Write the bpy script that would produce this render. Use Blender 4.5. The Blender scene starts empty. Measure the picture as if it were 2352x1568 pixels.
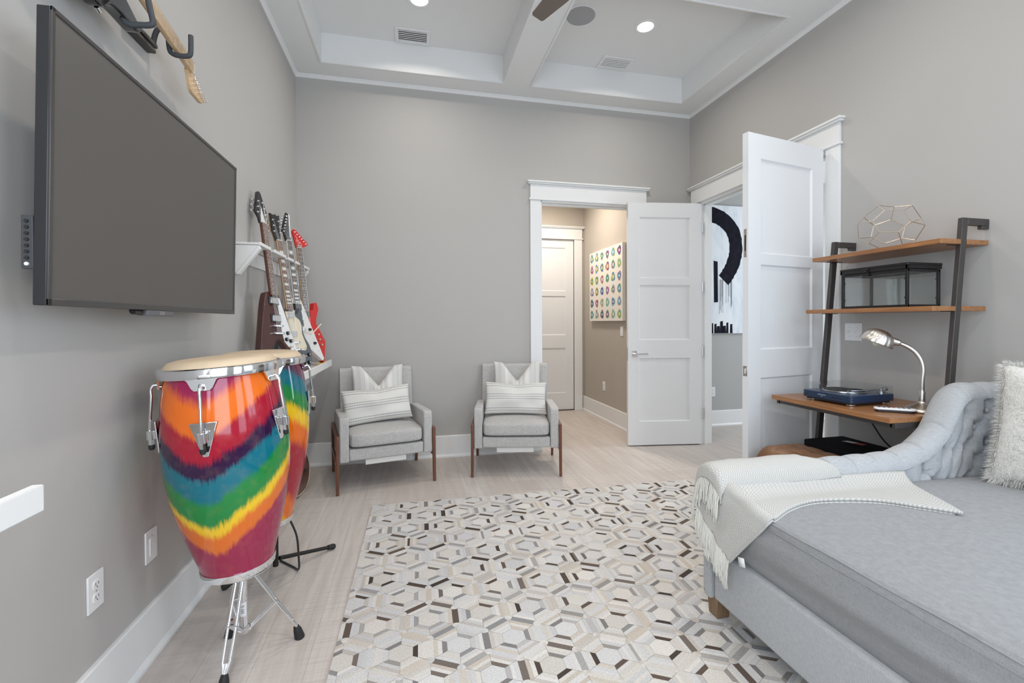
import bpy, bmesh, math, random
from mathutils import Vector, Matrix
random.seed(7)
R_ = math.radians
C = bpy.context.scene.collection
scene = bpy.context.scene

# ------------------------------------------------------------------ camera
YAW, PITCH, ROLL, FPX = 0.2204, -0.0091, -0.0038, 1029.53
_R = Vector((math.cos(YAW), -math.sin(YAW), 0))
_F = Vector((math.sin(YAW) * math.cos(PITCH), math.cos(YAW) * math.cos(PITCH), math.sin(PITCH)))
_U = _R.cross(_F)
_Rc = _R * math.cos(ROLL) + _U * math.sin(ROLL)
_Uc = _U * math.cos(ROLL) - _R * math.sin(ROLL)
cam_data = bpy.data.cameras.new('camera')
cam_data.sensor_width = 36
cam_data.lens = FPX * 36 / 2352
cam_data.shift_y = -34.77 / 2352
cam_data.clip_start = 0.02
cam = bpy.data.objects.new('camera', cam_data)
m_ = Matrix.Identity(4)
for i in range(3):
    m_[i][0], m_[i][1], m_[i][2] = _Rc[i], _Uc[i], -_F[i]
m_[2][3] = 1.25
cam.matrix_world = m_
C.objects.link(cam)
scene.camera = cam

# ------------------------------------------------------------------ light and exposure
scene.view_settings.view_transform = 'Standard'
scene.view_settings.look = 'None'
scene.view_settings.gamma = 1
scene.view_settings.use_curve_mapping = False
scene.view_settings.exposure = -0.05
world = bpy.data.worlds.new('world')
scene.world = world
world.use_nodes = True
bg = world.node_tree.nodes['Background']
bg.inputs[0].default_value = (0.75, 0.87, 1.0, 1)
bg.inputs[1].default_value = 1.0

def area(name, loc, target, sx, sy, power, color, shape='RECTANGLE', spread=180):
    d = bpy.data.lights.new(name, 'AREA')
    d.shape = shape
    d.size = sx
    if shape in ('RECTANGLE', 'ELLIPSE'):
        d.size_y = sy
    d.energy = power
    d.color = color
    d.spread = R_(spread)
    o = bpy.data.objects.new(name, d)
    o.location = loc
    o.rotation_euler = (Vector(target) - Vector(loc)).to_track_quat('-Z', 'Y').to_euler()
    C.objects.link(o)
    return o

DAY = (0.81, 0.895, 1.0)
WARM = (1.0, 0.93, 0.84)
# daylight entering through the two rear windows, plus fill from two added side windows
area('daylight_window_left', (-0.05, -0.60, 1.65), (-0.05, 3, 1.45), 1.15, 1.9, 36, DAY)
area('fill_light_left', (-.95, -.08, 1.8), (3, 1.2, 1.2), .8, 1.4, 24, DAY)  # added fill lamp, brightens the right wall and desk
area('daylight_window_right', (1.95, -0.60, 1.65), (1.95, 3, 1.45), 1.15, 1.9, 24, (0.74, 0.86, 1.0))
area('fill_light_right', (2.845, .25, 1.8), (-1, .75, 1.0), 1.0, 1.4, 20, (0.66, 0.80, 1.0))  # added cool fill lamp, lightens the left wall
area('hall_ceiling_light', (1.7, 5.2, 2.95), (1.7, 5.2, 0), 0.35, 0.35, 29, (1.0, 0.89, 0.77), 'DISK')
area('next_room_daylight', (5.8, 3.1, 1.7), (3.6, 4.6, 1.6), 1.5, 1.8, 75, (0.84, 0.92, 1.0))
POWER_DOWNLIGHT = 8.5

# ------------------------------------------------------------------ mesh helpers
WOFF = {}

class MB:
    def __init__(s):
        s.v, s.f, s.m, s.uv = [], [], [], None
        s.col = None
    def add(s, vs, fs, mi=0):
        b = len(s.v)
        s.v += [Vector(p) for p in vs]
        for f in fs:
            s.f.append(tuple(i + b for i in f)); s.m.append(mi)
    def obox(s, c, ax, ay, az, mi=0):
        c, ax, ay, az = Vector(c), Vector(ax), Vector(ay), Vector(az)
        vs = [c + ax * i + ay * j + az * k for i in (-1, 1) for j in (-1, 1) for k in (-1, 1)]
        s.add(vs, [(0, 1, 3, 2), (4, 6, 7, 5), (0, 4, 5, 1), (2, 3, 7, 6), (0, 2, 6, 4), (1, 5, 7, 3)], mi)
        return s
    def box(s, a, b, mi=0):
        a, b = Vector(a), Vector(b)
        h = (b - a) / 2
        return s.obox((a + b) / 2, (h.x, 0, 0), (0, h.y, 0), (0, 0, h.z), mi)
    def beam(s, p0, p1, w, h, up=(0, 0, 1), mi=0):
        p0, p1 = Vector(p0), Vector(p1)
        d = p1 - p0
        t = d.normalized()
        sd = t.cross(Vector(up)).normalized()
        u = sd.cross(t)
        return s.obox((p0 + p1) / 2, d / 2, sd * w / 2, u * h / 2, mi)
    def tube(s, path, r, n=10, mi=0, caps=True, closed=False):
        P = [Vector(p) for p in path]
        k = len(P)
        rr = r if isinstance(r, (list, tuple)) else [r] * k
        T = []
        for i in range(k):
            if closed:
                t = P[(i + 1) % k] - P[i - 1]
            else:
                t = P[min(i + 1, k - 1)] - P[max(i - 1, 0)]
            T.append(t.normalized())
        ref = Vector((0, 0, 1)) if abs(T[0].z) < 0.9 else Vector((1, 0, 0))
        u = T[0].cross(ref).normalized()
        vs = []
        for i in range(k):
            u = (u - T[i] * u.dot(T[i])).normalized()
            w = T[i].cross(u)
            for j in range(n):
                a = 2 * math.pi * j / n
                vs.append(P[i] + (u * math.cos(a) + w * math.sin(a)) * rr[i])
        fs = []
        for i in range(k if closed else k - 1):
            i2 = (i + 1) % k
            for j in range(n):
                j2 = (j + 1) % n
                fs.append((i * n + j, i * n + j2, i2 * n + j2, i2 * n + j))
        if caps and not closed:
            fs.append(tuple(range(n))[::-1]); fs.append(tuple((k - 1) * n + j for j in range(n)))
        s.add(vs, fs, mi)
        return s
    def cyl(s, p0, p1, r, r1=None, n=20, mi=0):
        return s.tube([p0, p1], [r, r if r1 is None else r1], n, mi)
    def lathe(s, prof, n=32, o=(0, 0, 0), axis=(0, 0, 1), mi=0, caps=True):
        o = Vector(o); az = Vector(axis).normalized()
        ref = Vector((1, 0, 0)) if abs(az.x) < 0.9 else Vector((0, 1, 0))
        ax = (ref - az * ref.dot(az)).normalized(); ay = az.cross(ax)
        vs, fs = [], []
        for r, z in prof:
            for j in range(n):
                a = 2 * math.pi * j / n
                vs.append(o + az * z + (ax * math.cos(a) + ay * math.sin(a)) * r)
        for i in range(len(prof) - 1):
            for j in range(n):
                j2 = (j + 1) % n
                fs.append((i * n + j, i * n + j2, (i + 1) * n + j2, (i + 1) * n + j))
        if caps:
            if prof[0][0] > 1e-6: fs.append(tuple(range(n))[::-1])
            if prof[-1][0] > 1e-6: fs.append(tuple((len(prof) - 1) * n + j for j in range(n)))
        s.add(vs, fs, mi)
        return s
    def prism(s, poly, fn, w0, w1, mi=0):
        """poly in 2D, fn(a,b,w) -> point"""
        ar = sum(poly[i][0] * poly[(i + 1) % len(poly)][1] - poly[(i + 1) % len(poly)][0] * poly[i][1] for i in range(len(poly)))
        if ar < 0: poly = poly[::-1]
        n = len(poly)
        vs = [fn(a, b, w0) for a, b in poly] + [fn(a, b, w1) for a, b in poly]
        fs = [tuple(range(n))[::-1], tuple(range(n, 2 * n))]
        fs += [(i, (i + 1) % n, n + (i + 1) % n, n + i) for i in range(n)]
        s.add(vs, fs, mi)
        return s
    def grid(s, fn, nu, nv, cu=False, cv=False, mi=0, uvfn=None):
        vs = [fn(i / (nu if cu else nu - 1), j / (nv if cv else nv - 1)) for i in range(nu) for j in range(nv)]
        b = len(s.v)
        fs = []
        for i in range(nu if cu else nu - 1):
            for j in range(nv if cv else nv - 1):
                i2, j2 = (i + 1) % nu, (j + 1) % nv
                fs.append((i * nv + j, i2 * nv + j, i2 * nv + j2, i * nv + j2))
        s.add(vs, fs, mi)
        if uvfn:
            if s.uv is None: s.uv = {}
            for i in range(nu):
                for j in range(nv):
                    s.uv[b + i * nv + j] = uvfn(i / (nu - 1), j / (nv - 1))
        return s
    def sphere(s, c, rx, ry=None, rz=None, nu=20, nv=12, mi=0):
        ry = ry or rx; rz = rz or rx
        c = Vector(c)
        prof = [(math.sin(math.pi * i / nv), -math.cos(math.pi * i / nv)) for i in range(nv + 1)]
        vs, fs = [], []
        for r, z in prof:
            for j in range(nu):
                a = 2 * math.pi * j / nu
                vs.append(c + Vector((rx * r * math.cos(a), ry * r * math.sin(a), rz * z)))
        for i in range(nv):
            for j in range(nu):
                j2 = (j + 1) % nu
                fs.append((i * nu + j, i * nu + j2, (i + 1) * nu + j2, (i + 1) * nu + j))
        s.add(vs, fs, mi)
        return s
    def build(s, name, mats, parent=None, bevel=0, seg=2, smooth=35, subsurf=0, solid=0, off=None, merge=False):
        if off is None:
            off = WOFF.get(parent.name, Vector()) if parent else Vector()
        off = Vector(off)
        me = bpy.data.meshes.new(name)
        me.from_pydata([tuple(p - off) for p in s.v], [], s.f)
        for m in (mats if isinstance(mats, (list, tuple)) else [mats]):
            me.materials.append(m)
        me.polygons.foreach_set('material_index', s.m)
        if s.uv is not None:
            l = me.uv_layers.new(name='UVMap')
            for lp in me.loops:
                l.data[lp.index].uv = s.uv.get(lp.vertex_index, (0, 0))
        if s.col is not None:
            ca = me.color_attributes.new('Col', 'FLOAT_COLOR', 'CORNER')
            for p in me.polygons:
                for li in p.loop_indices:
                    ca.data[li].color = (*s.col[p.index], 1)
        bm = bmesh.new(); bm.from_mesh(me)
        bmesh.ops.remove_doubles(bm, verts=bm.verts, dist=1e-6) if merge else None
        bmesh.ops.recalc_face_normals(bm, faces=bm.faces)
        bm.to_mesh(me); bm.free()
        if smooth:
            me.polygons.foreach_set('use_smooth', [True] * len(me.polygons))
            me.set_sharp_from_angle(angle=R_(smooth))
        o = bpy.data.objects.new(name, me)
        C.objects.link(o)
        if parent:
            o.parent = parent
            WOFF[o.name] = off
        else:
            o.location = off
        if solid:
            md = o.modifiers.new('solid', 'SOLIDIFY'); md.thickness = solid; md.offset = 0
        if bevel:
            md = o.modifiers.new('bevel', 'BEVEL'); md.width = bevel; md.segments = seg
            md.limit_method = 'ANGLE'; md.angle_limit = R_(40)
        if subsurf:
            md = o.modifiers.new('sub', 'SUBSURF'); md.levels = subsurf; md.render_levels = subsurf
        return o

def tag(o, label=None, cat=None, group=None, kind=None):
    if label: o['label'] = label
    if cat: o['category'] = cat
    if group: o['group'] = group
    if kind: o['kind'] = kind
    return o

def thing(name, label, cat, loc, group=None, world=True, rotz=0, matrix=None):
    """Empty at the base; world=True: parts are given in world coordinates, else in the thing's own frame"""
    o = bpy.data.objects.new(name, None)
    o.empty_display_size = 0.1
    C.objects.link(o)
    if matrix is not None:
        o.matrix_world = matrix
    else:
        o.location = loc; o.rotation_euler = (0, 0, rotz)
    WOFF[o.name] = Vector(loc) if (world and matrix is None) else Vector()
    return tag(o, label, cat, group)

def copy_thing(root, loc, rotz, label, group=None):
    r = root.copy(); C.objects.link(r); r.location = loc; r.rotation_euler = (0, 0, rotz)
    r['label'] = label
    if group: r['group'] = group
    def rec(src, dst):
        for ch in list(src.children):
            c = ch.copy(); C.objects.link(c); c.parent = dst
            rec(ch, c)
    rec(root, r)
    return r

def struct(name, mb, mats, label=None, cat=None, **k):
    o = mb.build(name, mats, **k)
    o['kind'] = 'structure'
    if label: o['label'] = label
    if cat: o['category'] = cat
    return o

def text_mesh(mb, txt, size, fn, mi=0, depth=0.0006):
    """letters as geometry; fn(x, y, w) -> point, x along the line, centred"""
    cu = bpy.data.curves.new('t', 'FONT'); cu.body = txt; cu.size = size; cu.align_x = 'CENTER'; cu.align_y = 'CENTER'
    ob = bpy.data.objects.new('t', cu); C.objects.link(ob)
    dg = bpy.context.evaluated_depsgraph_get()
    me = ob.evaluated_get(dg).to_mesh()
    vs = [fn(v.co.x, v.co.y, depth) for v in me.vertices]
    fs = [tuple(p.vertices) for p in me.polygons]
    mb.add(vs, fs, mi)
    ob.evaluated_get(dg).to_mesh_clear()
    bpy.data.objects.remove(ob); bpy.data.curves.remove(cu)

def crom(P, t):
    """Catmull-Rom through points, t in 0..1"""
    n = len(P) - 1
    x = min(max(t, 0), 1) * n
    i = min(int(x), n - 1); f = x - i
    g = lambda k: Vector(P[min(max(k, 0), n)])
    a, b, c, d = g(i - 1), g(i), g(i + 1), g(i + 2)
    return 0.5 * ((2 * b) + (c - a) * f + (2 * a - 5 * b + 4 * c - d) * f * f + (3 * b - a - 3 * c + d) * f ** 3)

def smoothpath(P, n):
    return [crom(P, i / (n - 1)) for i in range(n)]

def roundpoly(poly, r, k=4):
    """round the corners of a 2D polygon"""
    out = []
    n = len(poly)
    for i in range(n):
        p0, p1, p2 = Vector(poly[i - 1]), Vector(poly[i]), Vector(poly[(i + 1) % n])
        rr = r[i] if isinstance(r, (list, tuple)) else r
        a = p1 + (p0 - p1).normalized() * min(rr, (p0 - p1).length * 0.45)
        b = p1 + (p2 - p1).normalized() * min(rr, (p2 - p1).length * 0.45)
        for j in range(k + 1):
            t = j / k
            q = a * (1 - t) ** 2 + p1 * 2 * t * (1 - t) + b * t * t
            out.append((q.x, q.y))
    return out

# ------------------------------------------------------------------ material helpers
def lin(r, g, b):
    f = lambda c: (c / 255 / 12.92) if c / 255 <= 0.04045 else ((c / 255 + 0.055) / 1.055) ** 2.4
    return (f(r), f(g), f(b))

class NT:
    def __init__(s, name):
        s.mat = bpy.data.materials.new(name); s.mat.use_nodes = True
        s.t = s.mat.node_tree
        s.b = s.t.nodes['Principled BSDF']
        s.tc = None
    def node(s, typ, **k):
        n = s.t.nodes.new(typ)
        for a, b in k.items(): setattr(n, a, b)
        return n
    def link(s, a, b): s.t.links.new(a, b)
    def put(s, sock, val):
        if hasattr(val, 'is_output'): s.link(val, sock)
        else: sock.default_value = val
    def coord(s, which='Object'):
        if s.tc is None: s.tc = s.node('ShaderNodeTexCoord')
        return s.tc.outputs[which]
    def mapped(s, vec, scale=(1, 1, 1), loc=(0, 0, 0), rot=(0, 0, 0)):
        n = s.node('ShaderNodeMapping')
        s.link(vec, n.inputs[0]); n.inputs['Scale'].default_value = scale
        n.inputs['Location'].default_value = loc; n.inputs['Rotation'].default_value = rot
        return n.outputs[0]
    def math(s, op, a, b=0.0, c=None):
        n = s.node('ShaderNodeMath', operation=op)
        s.put(n.inputs[0], a); s.put(n.inputs[1], b)
        if c is not None: s.put(n.inputs[2], c)
        return n.outputs[0]
    def noise(s, vec, scale=5, detail=3, rough=0.55, dist=0):
        n = s.node('ShaderNodeTexNoise')
        s.link(vec, n.inputs['Vector']); n.inputs['Scale'].default_value = scale
        n.inputs['Detail'].default_value = detail; n.inputs['Roughness'].default_value = rough
        n.inputs['Distortion'].default_value = dist
        return n.outputs['Fac']
    def ramp(s, fac, stops, interp='LINEAR'):
        n = s.node('ShaderNodeValToRGB')
        cr = n.color_ramp; cr.interpolation = interp
        while len(cr.elements) < len(stops): cr.elements.new(0.5)
        for e, (p, c) in zip(cr.elements, stops):
            e.position = p; e.color = (*c, 1) if len(c) == 3 else c
        s.link(fac, n.inputs[0])
        return n.outputs[0]
    def mix(s, fac, a, b, blend='MIX'):
        n = s.node('ShaderNodeMix', data_type='RGBA', blend_type=blend)
        s.put(n.inputs[0], fac)
        for sk, v in ((n.inputs[6], a), (n.inputs[7], b)):
            if hasattr(v, 'is_output'): s.link(v, sk)
            else: sk.default_value = (*v, 1) if len(v) == 3 else v
        return n.outputs[2]
    def sep(s, vec):
        n = s.node('ShaderNodeSeparateXYZ'); s.link(vec, n.inputs[0])
        return n.outputs
    def comb(s, x, y, z):
        n = s.node('ShaderNodeCombineXYZ')
        for i, v in enumerate((x, y, z)): s.put(n.inputs[i], v)
        return n.outputs[0]
    def bump(s, h, strength=0.3, dist=0.01):
        n = s.node('ShaderNodeBump'); s.link(h, n.inputs['Height'])
        n.inputs['Strength'].default_value = strength; n.inputs['Distance'].default_value = dist
        s.link(n.outputs[0], s.b.inputs['Normal'])
    def base(s, c):
        if hasattr(c, 'is_output'): s.link(c, s.b.inputs['Base Color'])
        else: s.b.inputs['Base Color'].default_value = (*c, 1)
    def set(s, **k):
        for a, v in k.items():
            s.put(s.b.inputs[a.replace('_', ' ')], v)
        return s

def plain(name, c, rough=0.5, metal=0.0, spec=0.5, coat=0.0, bump=None, var=0.0, vscale=6):
    n = NT(name)
    if var:
        f = n.noise(n.coord(), vscale, 3)
        n.base(n.ramp(f, [(0.3, tuple(x * (1 - var) for x in c)), (0.7, tuple(min(1, x * (1 + var)) for x in c))]))
    else:
        n.base(c)
    n.set(Roughness=rough, Metallic=metal)
    n.b.inputs['Specular IOR Level'].default_value = spec
    n.b.inputs['Coat Weight'].default_value = coat
    n.b.inputs['Coat Roughness'].default_value = 0.05
    if bump:
        n.bump(n.noise(n.coord(), bump[0], 2), bump[1], 0.002)
    return n.mat

def fabric(name, c, c2, scale=260, stretch=(1, 1, 0.25), rough=0.95, bump=0.5, big=0.06):
    n = NT(name)
    co = n.coord()
    f1 = n.noise(n.mapped(co, (scale * stretch[0], scale * stretch[1], scale * stretch[2])), 1, 2)
    f2 = n.noise(n.mapped(co, (scale * stretch[2], scale * stretch[2], scale * stretch[0])), 1, 2)
    f = n.math('ADD', n.math('MULTIPLY', f1, 0.5), n.math('MULTIPLY', f2, 0.5))
    g = n.noise(co, 7, 3)
    cc = n.ramp(f, [(0.36, c2), (0.62, c)])
    cc = n.mix(n.math('MULTIPLY', g, big), cc, tuple(x * 0.6 for x in c))
    n.base(cc)
    n.set(Roughness=rough)
    n.b.inputs['Specular IOR Level'].default_value = 0.2
    n.b.inputs['Sheen Weight'].default_value = 0.15
    n.bump(f, bump, 0.002)
    return n.mat

def wood(name, c1, c2, axis=0, scale=6, rough=0.4, coat=0.0, stretch=14):
    n = NT(name)
    sc = [stretch, stretch, stretch]; sc[axis] = 1.0
    v = n.mapped(n.coord(), tuple(x * scale / 6 for x in sc))
    f = n.noise(v, 3.2, 5, 0.6, 0.8)
    g = n.noise(v, 14, 3, 0.6)
    k = n.math('ADD', n.math('MULTIPLY', f, 0.75), n.math('MULTIPLY', g, 0.25))
    n.base(n.ramp(k, [(0.32, c2), (0.66, c1)]))
    n.set(Roughness=rough)
    n.b.inputs['Coat Weight'].default_value = coat
    n.bump(g, 0.05, 0.002)
    return n.mat

def glassy(name, tint=(0.95, 0.98, 0.97), refl=0.9):
    n = NT(name)
    t = n.node('ShaderNodeBsdfTransparent'); t.inputs[0].default_value = (*tint, 1)
    g = n.node('ShaderNodeBsdfGlossy'); g.inputs[1].default_value = 0.02
    lw = n.node('ShaderNodeLayerWeight'); lw.inputs[0].default_value = 0.5
    fr = n.math('ADD', n.math('MULTIPLY', n.math('POWER', lw.outputs['Facing'], 4.0), .8), .04)
    mx = n.node('ShaderNodeMixShader')
    n.link(n.math('MULTIPLY', fr, refl), mx.inputs[0]); n.link(t.outputs[0], mx.inputs[1]); n.link(g.outputs[0], mx.inputs[2])
    n.link(mx.outputs[0], n.t.nodes['Material Output'].inputs[0])
    return n.mat

def emit(name, c, strength):
    n = NT(name)
    n.b.inputs['Emission Color'].default_value = (*c, 1)
    n.b.inputs['Emission Strength'].default_value = strength
    n.base((0.8, 0.8, 0.8))
    return n.mat

M = {}
M['wall'] = plain('wall_paint', (0.470, 0.452, 0.43), 0.75, spec=0.25, bump=(220, 0.05))
M['hall_wall'] = plain('hall_wall_paint', (0.46, 0.42, 0.37), 0.8, spec=0.2)
M['next_wall'] = plain('next_room_paint', (0.44, 0.44, 0.43), 0.8, spec=0.2)
M['ceil'] = plain('ceiling_paint', (0.80, 0.80, 0.79), 0.8, spec=0.2)
M['trim'] = plain('white_trim_paint', (0.80, 0.80, 0.79), 0.38, spec=0.4)
M['door'] = plain('white_door_paint', (0.78, 0.785, 0.79), 0.35, spec=0.4)
M['white_plastic'] = plain('white_plastic', (0.80, 0.80, 0.80), 0.35)
M['white_wood'] = plain('white_painted_wood', (0.80, 0.79, 0.77), 0.5, bump=(60, 0.1))
M['black_plastic'] = plain('black_plastic', (0.018, 0.018, 0.02), 0.35)
M['grey_plastic'] = plain('grey_plastic', (0.12, 0.12, 0.13), 0.4)
M['rubber'] = plain('black_rubber', (0.015, 0.015, 0.016), 0.6)
M['foam'] = plain('dark_grey_foam', (0.05, 0.055, 0.06), 0.7, bump=(300, 0.2))
M['chrome'] = plain('chrome', (0.82, 0.83, 0.85), 0.08, 1.0)
M['nickel'] = plain('brushed_nickel', (0.62, 0.58, 0.53), 0.32, 1.0)
M['steel'] = plain('steel', (0.55, 0.55, 0.56), 0.3, 1.0)
M['bronze_metal'] = plain('dark_metal', (0.092, 0.082, 0.078), 0.45, 0.6, var=0.12)
M['black_metal'] = plain('black_metal', (0.03, 0.028, 0.028), 0.4, 0.6)
M['gold'] = plain('pale_gold_wire', (0.66, 0.56, 0.45), 0.35, 1.0)
M['walnut'] = wood('walnut', (0.20, 0.072, 0.034), (0.095, 0.032, 0.017), 2, 8, 0.35, 0.2)
M['deskwood'] = wood('amber_shelf_wood', (0.40, 0.185, 0.070), (0.24, 0.095, 0.034), 1, 7, 0.4, 0.15)
M['oakleg'] = wood('oak_leg', (0.26, 0.165, 0.09), (0.17, 0.10, 0.055), 2, 8, 0.55)
M['fan_wood'] = plain('fan_blade_brown', (0.16, 0.125, 0.105), 0.45)
M['glass'] = glassy('clear_glass', (0.965, 0.98, 0.975), 1.5)
M['acrylic'] = glassy('clear_acrylic', (0.93, 0.95, 0.96), 1.0)
M['lens'] = emit('lamp_lens', (1.0, 0.93, 0.82), 9)
M['slot'] = plain('dark_slot', (0.012, 0.012, 0.012), 0.8)
M['rawhide'] = plain('rawhide', (0.66, 0.515, 0.355), 0.55, var=0.08, vscale=9)
# ------------------------------------------------------------------ the room
XL, XR, YB, YF, H, HC = -0.9655, 2.861, 4.1998, -0.63, 3.4025, 3.641
T = 0.14
# floor: pale sawn oak planks running away from the camera
n = NT('pale_oak_planks')
co = n.coord()
xyz = n.sep(co)
pv = n.comb(xyz[1], xyz[0], 0.0)
br = n.node('ShaderNodeTexBrick')
n.link(pv, br.inputs['Vector'])
br.inputs['Scale'].default_value = 1.0
br.inputs['Brick Width'].default_value = 2.1
br.inputs['Row Height'].default_value = 0.19
br.inputs['Mortar Size'].default_value = 0.0016
br.inputs['Mortar Smooth'].default_value = 0.2
br.inputs['Bias'].default_value = 0.0
br.offset = 0.37
br.inputs['Color1'].default_value = (0.0, 0.0, 0.0, 1)
br.inputs['Color2'].default_value = (1.0, 1.0, 1.0, 1)
br.inputs['Mortar'].default_value = (0.5, 0.5, 0.5, 1)
grain = n.noise(n.mapped(co, (16, 1.1, 1)), 1.6, 5, 0.6, 0.6)
fine = n.noise(n.mapped(co, (60, 3, 1)), 2, 3)
saw = n.noise(n.mapped(co, (2.2, 95, 1)), 1, 2)
patch = n.noise(n.mapped(co, (3.0, 1.2, 1)), 1.4, 3)
tone = n.ramp(br.outputs['Color'], [(0.0, (0.53, 0.465, 0.42)), (0.35, (0.59, 0.53, 0.485)), (0.7, (0.63, 0.58, 0.54)), (1.0, (0.57, 0.52, 0.485))])
tone = n.mix(n.ramp(grain, [(0.35, (0, 0, 0)), (0.75, (1, 1, 1))]), tone, (0.46, 0.40, 0.36))
tone = n.mix(n.math('MULTIPLY', n.ramp(saw, [(0.48, (0, 0, 0)), (0.7, (1, 1, 1))]), n.math('MULTIPLY', n.ramp(patch, [(0.36, (0, 0, 0)), (0.62, (1, 1, 1))]), 0.55)), tone, (0.36, 0.32, 0.29))
tone = n.mix(n.math('MULTIPLY', fine, 0.25), tone, (0.70, 0.65, 0.61))
tone = n.mix(n.math('MULTIPLY', br.outputs['Fac'], 0.38), tone, (0.27, 0.23, 0.20))
n.base(tone)
n.set(Roughness=0.5)
n.b.inputs['Specular IOR Level'].default_value = 0.4
n.bump(n.math('SUBTRACT', n.math('MULTIPLY', saw, 0.5), br.outputs['Fac']), 0.12, 0.004)
M['floor'] = n.mat

struct('floor', MB().box((-1.2, -0.8, -0.05), (6.2, 6.3, 0)), M['floor'], smooth=0)
LY0, LY1, LZ0, LZ1 = -.48, .32, 1.08, 2.52       # added left window, unseen, an opening for the fill on the right wall
struct('wall_left', MB().box((XL - T, YF - T, 0), (XL, LY0, HC)).box((XL - T, LY1, 0), (XL, YB + T, HC)).box((XL - T, LY0, 0), (XL, LY1, LZ0)).box((XL - T, LY0, LZ1), (XL, LY1, HC)), M['wall'], smooth=0)
f = MB()
for y0, y1, z0, z1 in ((LY0 - .09, LY0, LZ0 - .09, LZ1 + .12), (LY1, LY1 + .09, LZ0 - .09, LZ1 + .12), (LY0, LY1, LZ1, LZ1 + .12), (LY0, LY1, LZ0 - .09, LZ0)):
    f.box((XL, y0, z0), (XL + .02, y1, z1))
for y0, y1, z0, z1 in ((LY0, LY0 + .04, LZ0, LZ1), (LY1 - .04, LY1, LZ0, LZ1), (LY0, LY1, LZ0, LZ0 + .05), (LY0, LY1, LZ1 - .05, LZ1), (LY0, LY1, 1.78, 1.83)):
    f.box((XL - .09, y0, z0), (XL - .05, y1, z1))
w = struct('window_4', f, M['trim'], smooth=0)  # frame of the added left window, never in view
MB().box((XL - .072, LY0, LZ0), (XL - .068, LY1, LZ1)).build('pane', M['glass'], w)
DX0, DX1, DH = 1.2275, 2.245, 2.43          # opening in the back wall
b = MB().box((XL, YB, 0), (DX0, YB + T, HC)).box((DX1, YB, 0), (XR + T, YB + T, HC)).box((DX0, YB, DH), (DX1, YB + T, HC))
struct('wall_back', b, M['wall'], smooth=0)
RY0, RY1, RH = 2.60, 4.045, 2.452           # double door opening in the right wall
SY0, SY1, SZ0, SZ1 = -.27, .77, 1.08, 2.52       # added right window over the daybed, unseen, for fill on the left wall
b = MB().box((XR, YF - T, 0), (XR + T, SY0, HC)).box((XR, SY1, 0), (XR + T, RY0, HC)).box((XR, SY0, 0), (XR + T, SY1, SZ0)).box((XR, SY0, SZ1), (XR + T, SY1, HC)).box((XR, RY1, 0), (XR + T, YB, HC)).box((XR, RY0, RH), (XR + T, RY1, HC))
struct('wall_right', b, M['wall'], smooth=0)
# rear wall with two windows
W = [(-0.62, 0.52), (1.38, 2.52)]
WZ0, WZ1 = 0.7, 2.6
b = MB().box((XL, YF - T, 0), (XR, YF, WZ0)).box((XL, YF - T, WZ1), (XR, YF, HC))
for a, c in ((XL, W[0][0]), (W[0][1], W[1][0]), (W[1][1], XR)):
    b.box((a, YF - T, WZ0), (c, YF, WZ1))
struct('wall_rear', b, M['wall'], smooth=0)
for i, (a, c) in enumerate(W):
    f = MB()
    for x0, x1, z0, z1 in ((a - .09, a, WZ0 - .09, WZ1 + .12), (c, c + .09, WZ0 - .09, WZ1 + .12), (a, c, WZ1, WZ1 + .12), (a, c, WZ0 - .09, WZ0)):
        f.box((x0, YF, z0), (x1, YF + .02, z1))
    mx = (a + c) / 2
    for x0, x1, z0, z1 in ((a, a + .04, WZ0, WZ1), (c - .04, c, WZ0, WZ1), (a, c, WZ0, WZ0 + .05), (a, c, WZ1 - .05, WZ1), (a, c, 1.63, 1.68), (mx - .03, mx + .03, WZ0, WZ1)):
        f.box((x0, YF - .09, z0), (x1, YF - .05, z1))
    w = struct('window_%d' % (i + 1), f, M['trim'], smooth=0)
    p = MB().box((a, YF - .072, WZ0), (c, YF - .068, WZ1)).build('pane', M['glass'], w)

f = MB()
for y0, y1, z0, z1 in ((SY0 - .09, SY0, SZ0 - .09, SZ1 + .12), (SY1, SY1 + .09, SZ0 - .09, SZ1 + .12), (SY0, SY1, SZ1, SZ1 + .12), (SY0, SY1, SZ0 - .09, SZ0)):
    f.box((XR - .02, y0, z0), (XR, y1, z1))
for y0, y1, z0, z1 in ((SY0, SY0 + .04, SZ0, SZ1), (SY1 - .04, SY1, SZ0, SZ1), (SY0, SY1, SZ0, SZ0 + .05), (SY0, SY1, SZ1 - .05, SZ1), (SY0, SY1, 1.78, 1.83), (.22, .28, SZ0, SZ1)):
    f.box((XR + .05, y0, z0), (XR + .09, y1, z1))
w = struct('window_3', f, M['trim'], smooth=0)  # frame of the added right window, never in view
MB().box((XR + .068, SY0, SZ0), (XR + .072, SY1, SZ1)).build('pane', M['glass'], w)

# ceiling: white soffit with six sunk coffers
CX = [(-0.712, 0.814), (1.081, 2.612)]
CY = [(2.692, 3.964), (1.15, 2.42), (-0.392, 0.878)]
b = MB()
b.box((XL, YF, HC), (XR, YB, HC + .05))
xs = [XL, CX[0][0], CX[0][1], CX[1][0], CX[1][1], XR]
b.box((xs[0], YF, H), (xs[1], YB, HC)); b.box((xs[2], YF, H), (xs[3], YB, HC)); b.box((xs[4], YF, H), (xs[5], YB, HC))
for x0, x1 in CX:
    b.box((x0, CY[0][1], H), (x1, YB, HC)); b.box((x0, CY[1][1], H), (x1, CY[0][0], HC))
    b.box((x0, CY[2][1], H), (x1, CY[1][0], HC)); b.box((x0, YF, H), (x1, CY[2][0], HC))
struct('ceiling', b, M['ceil'], smooth=0)
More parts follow.
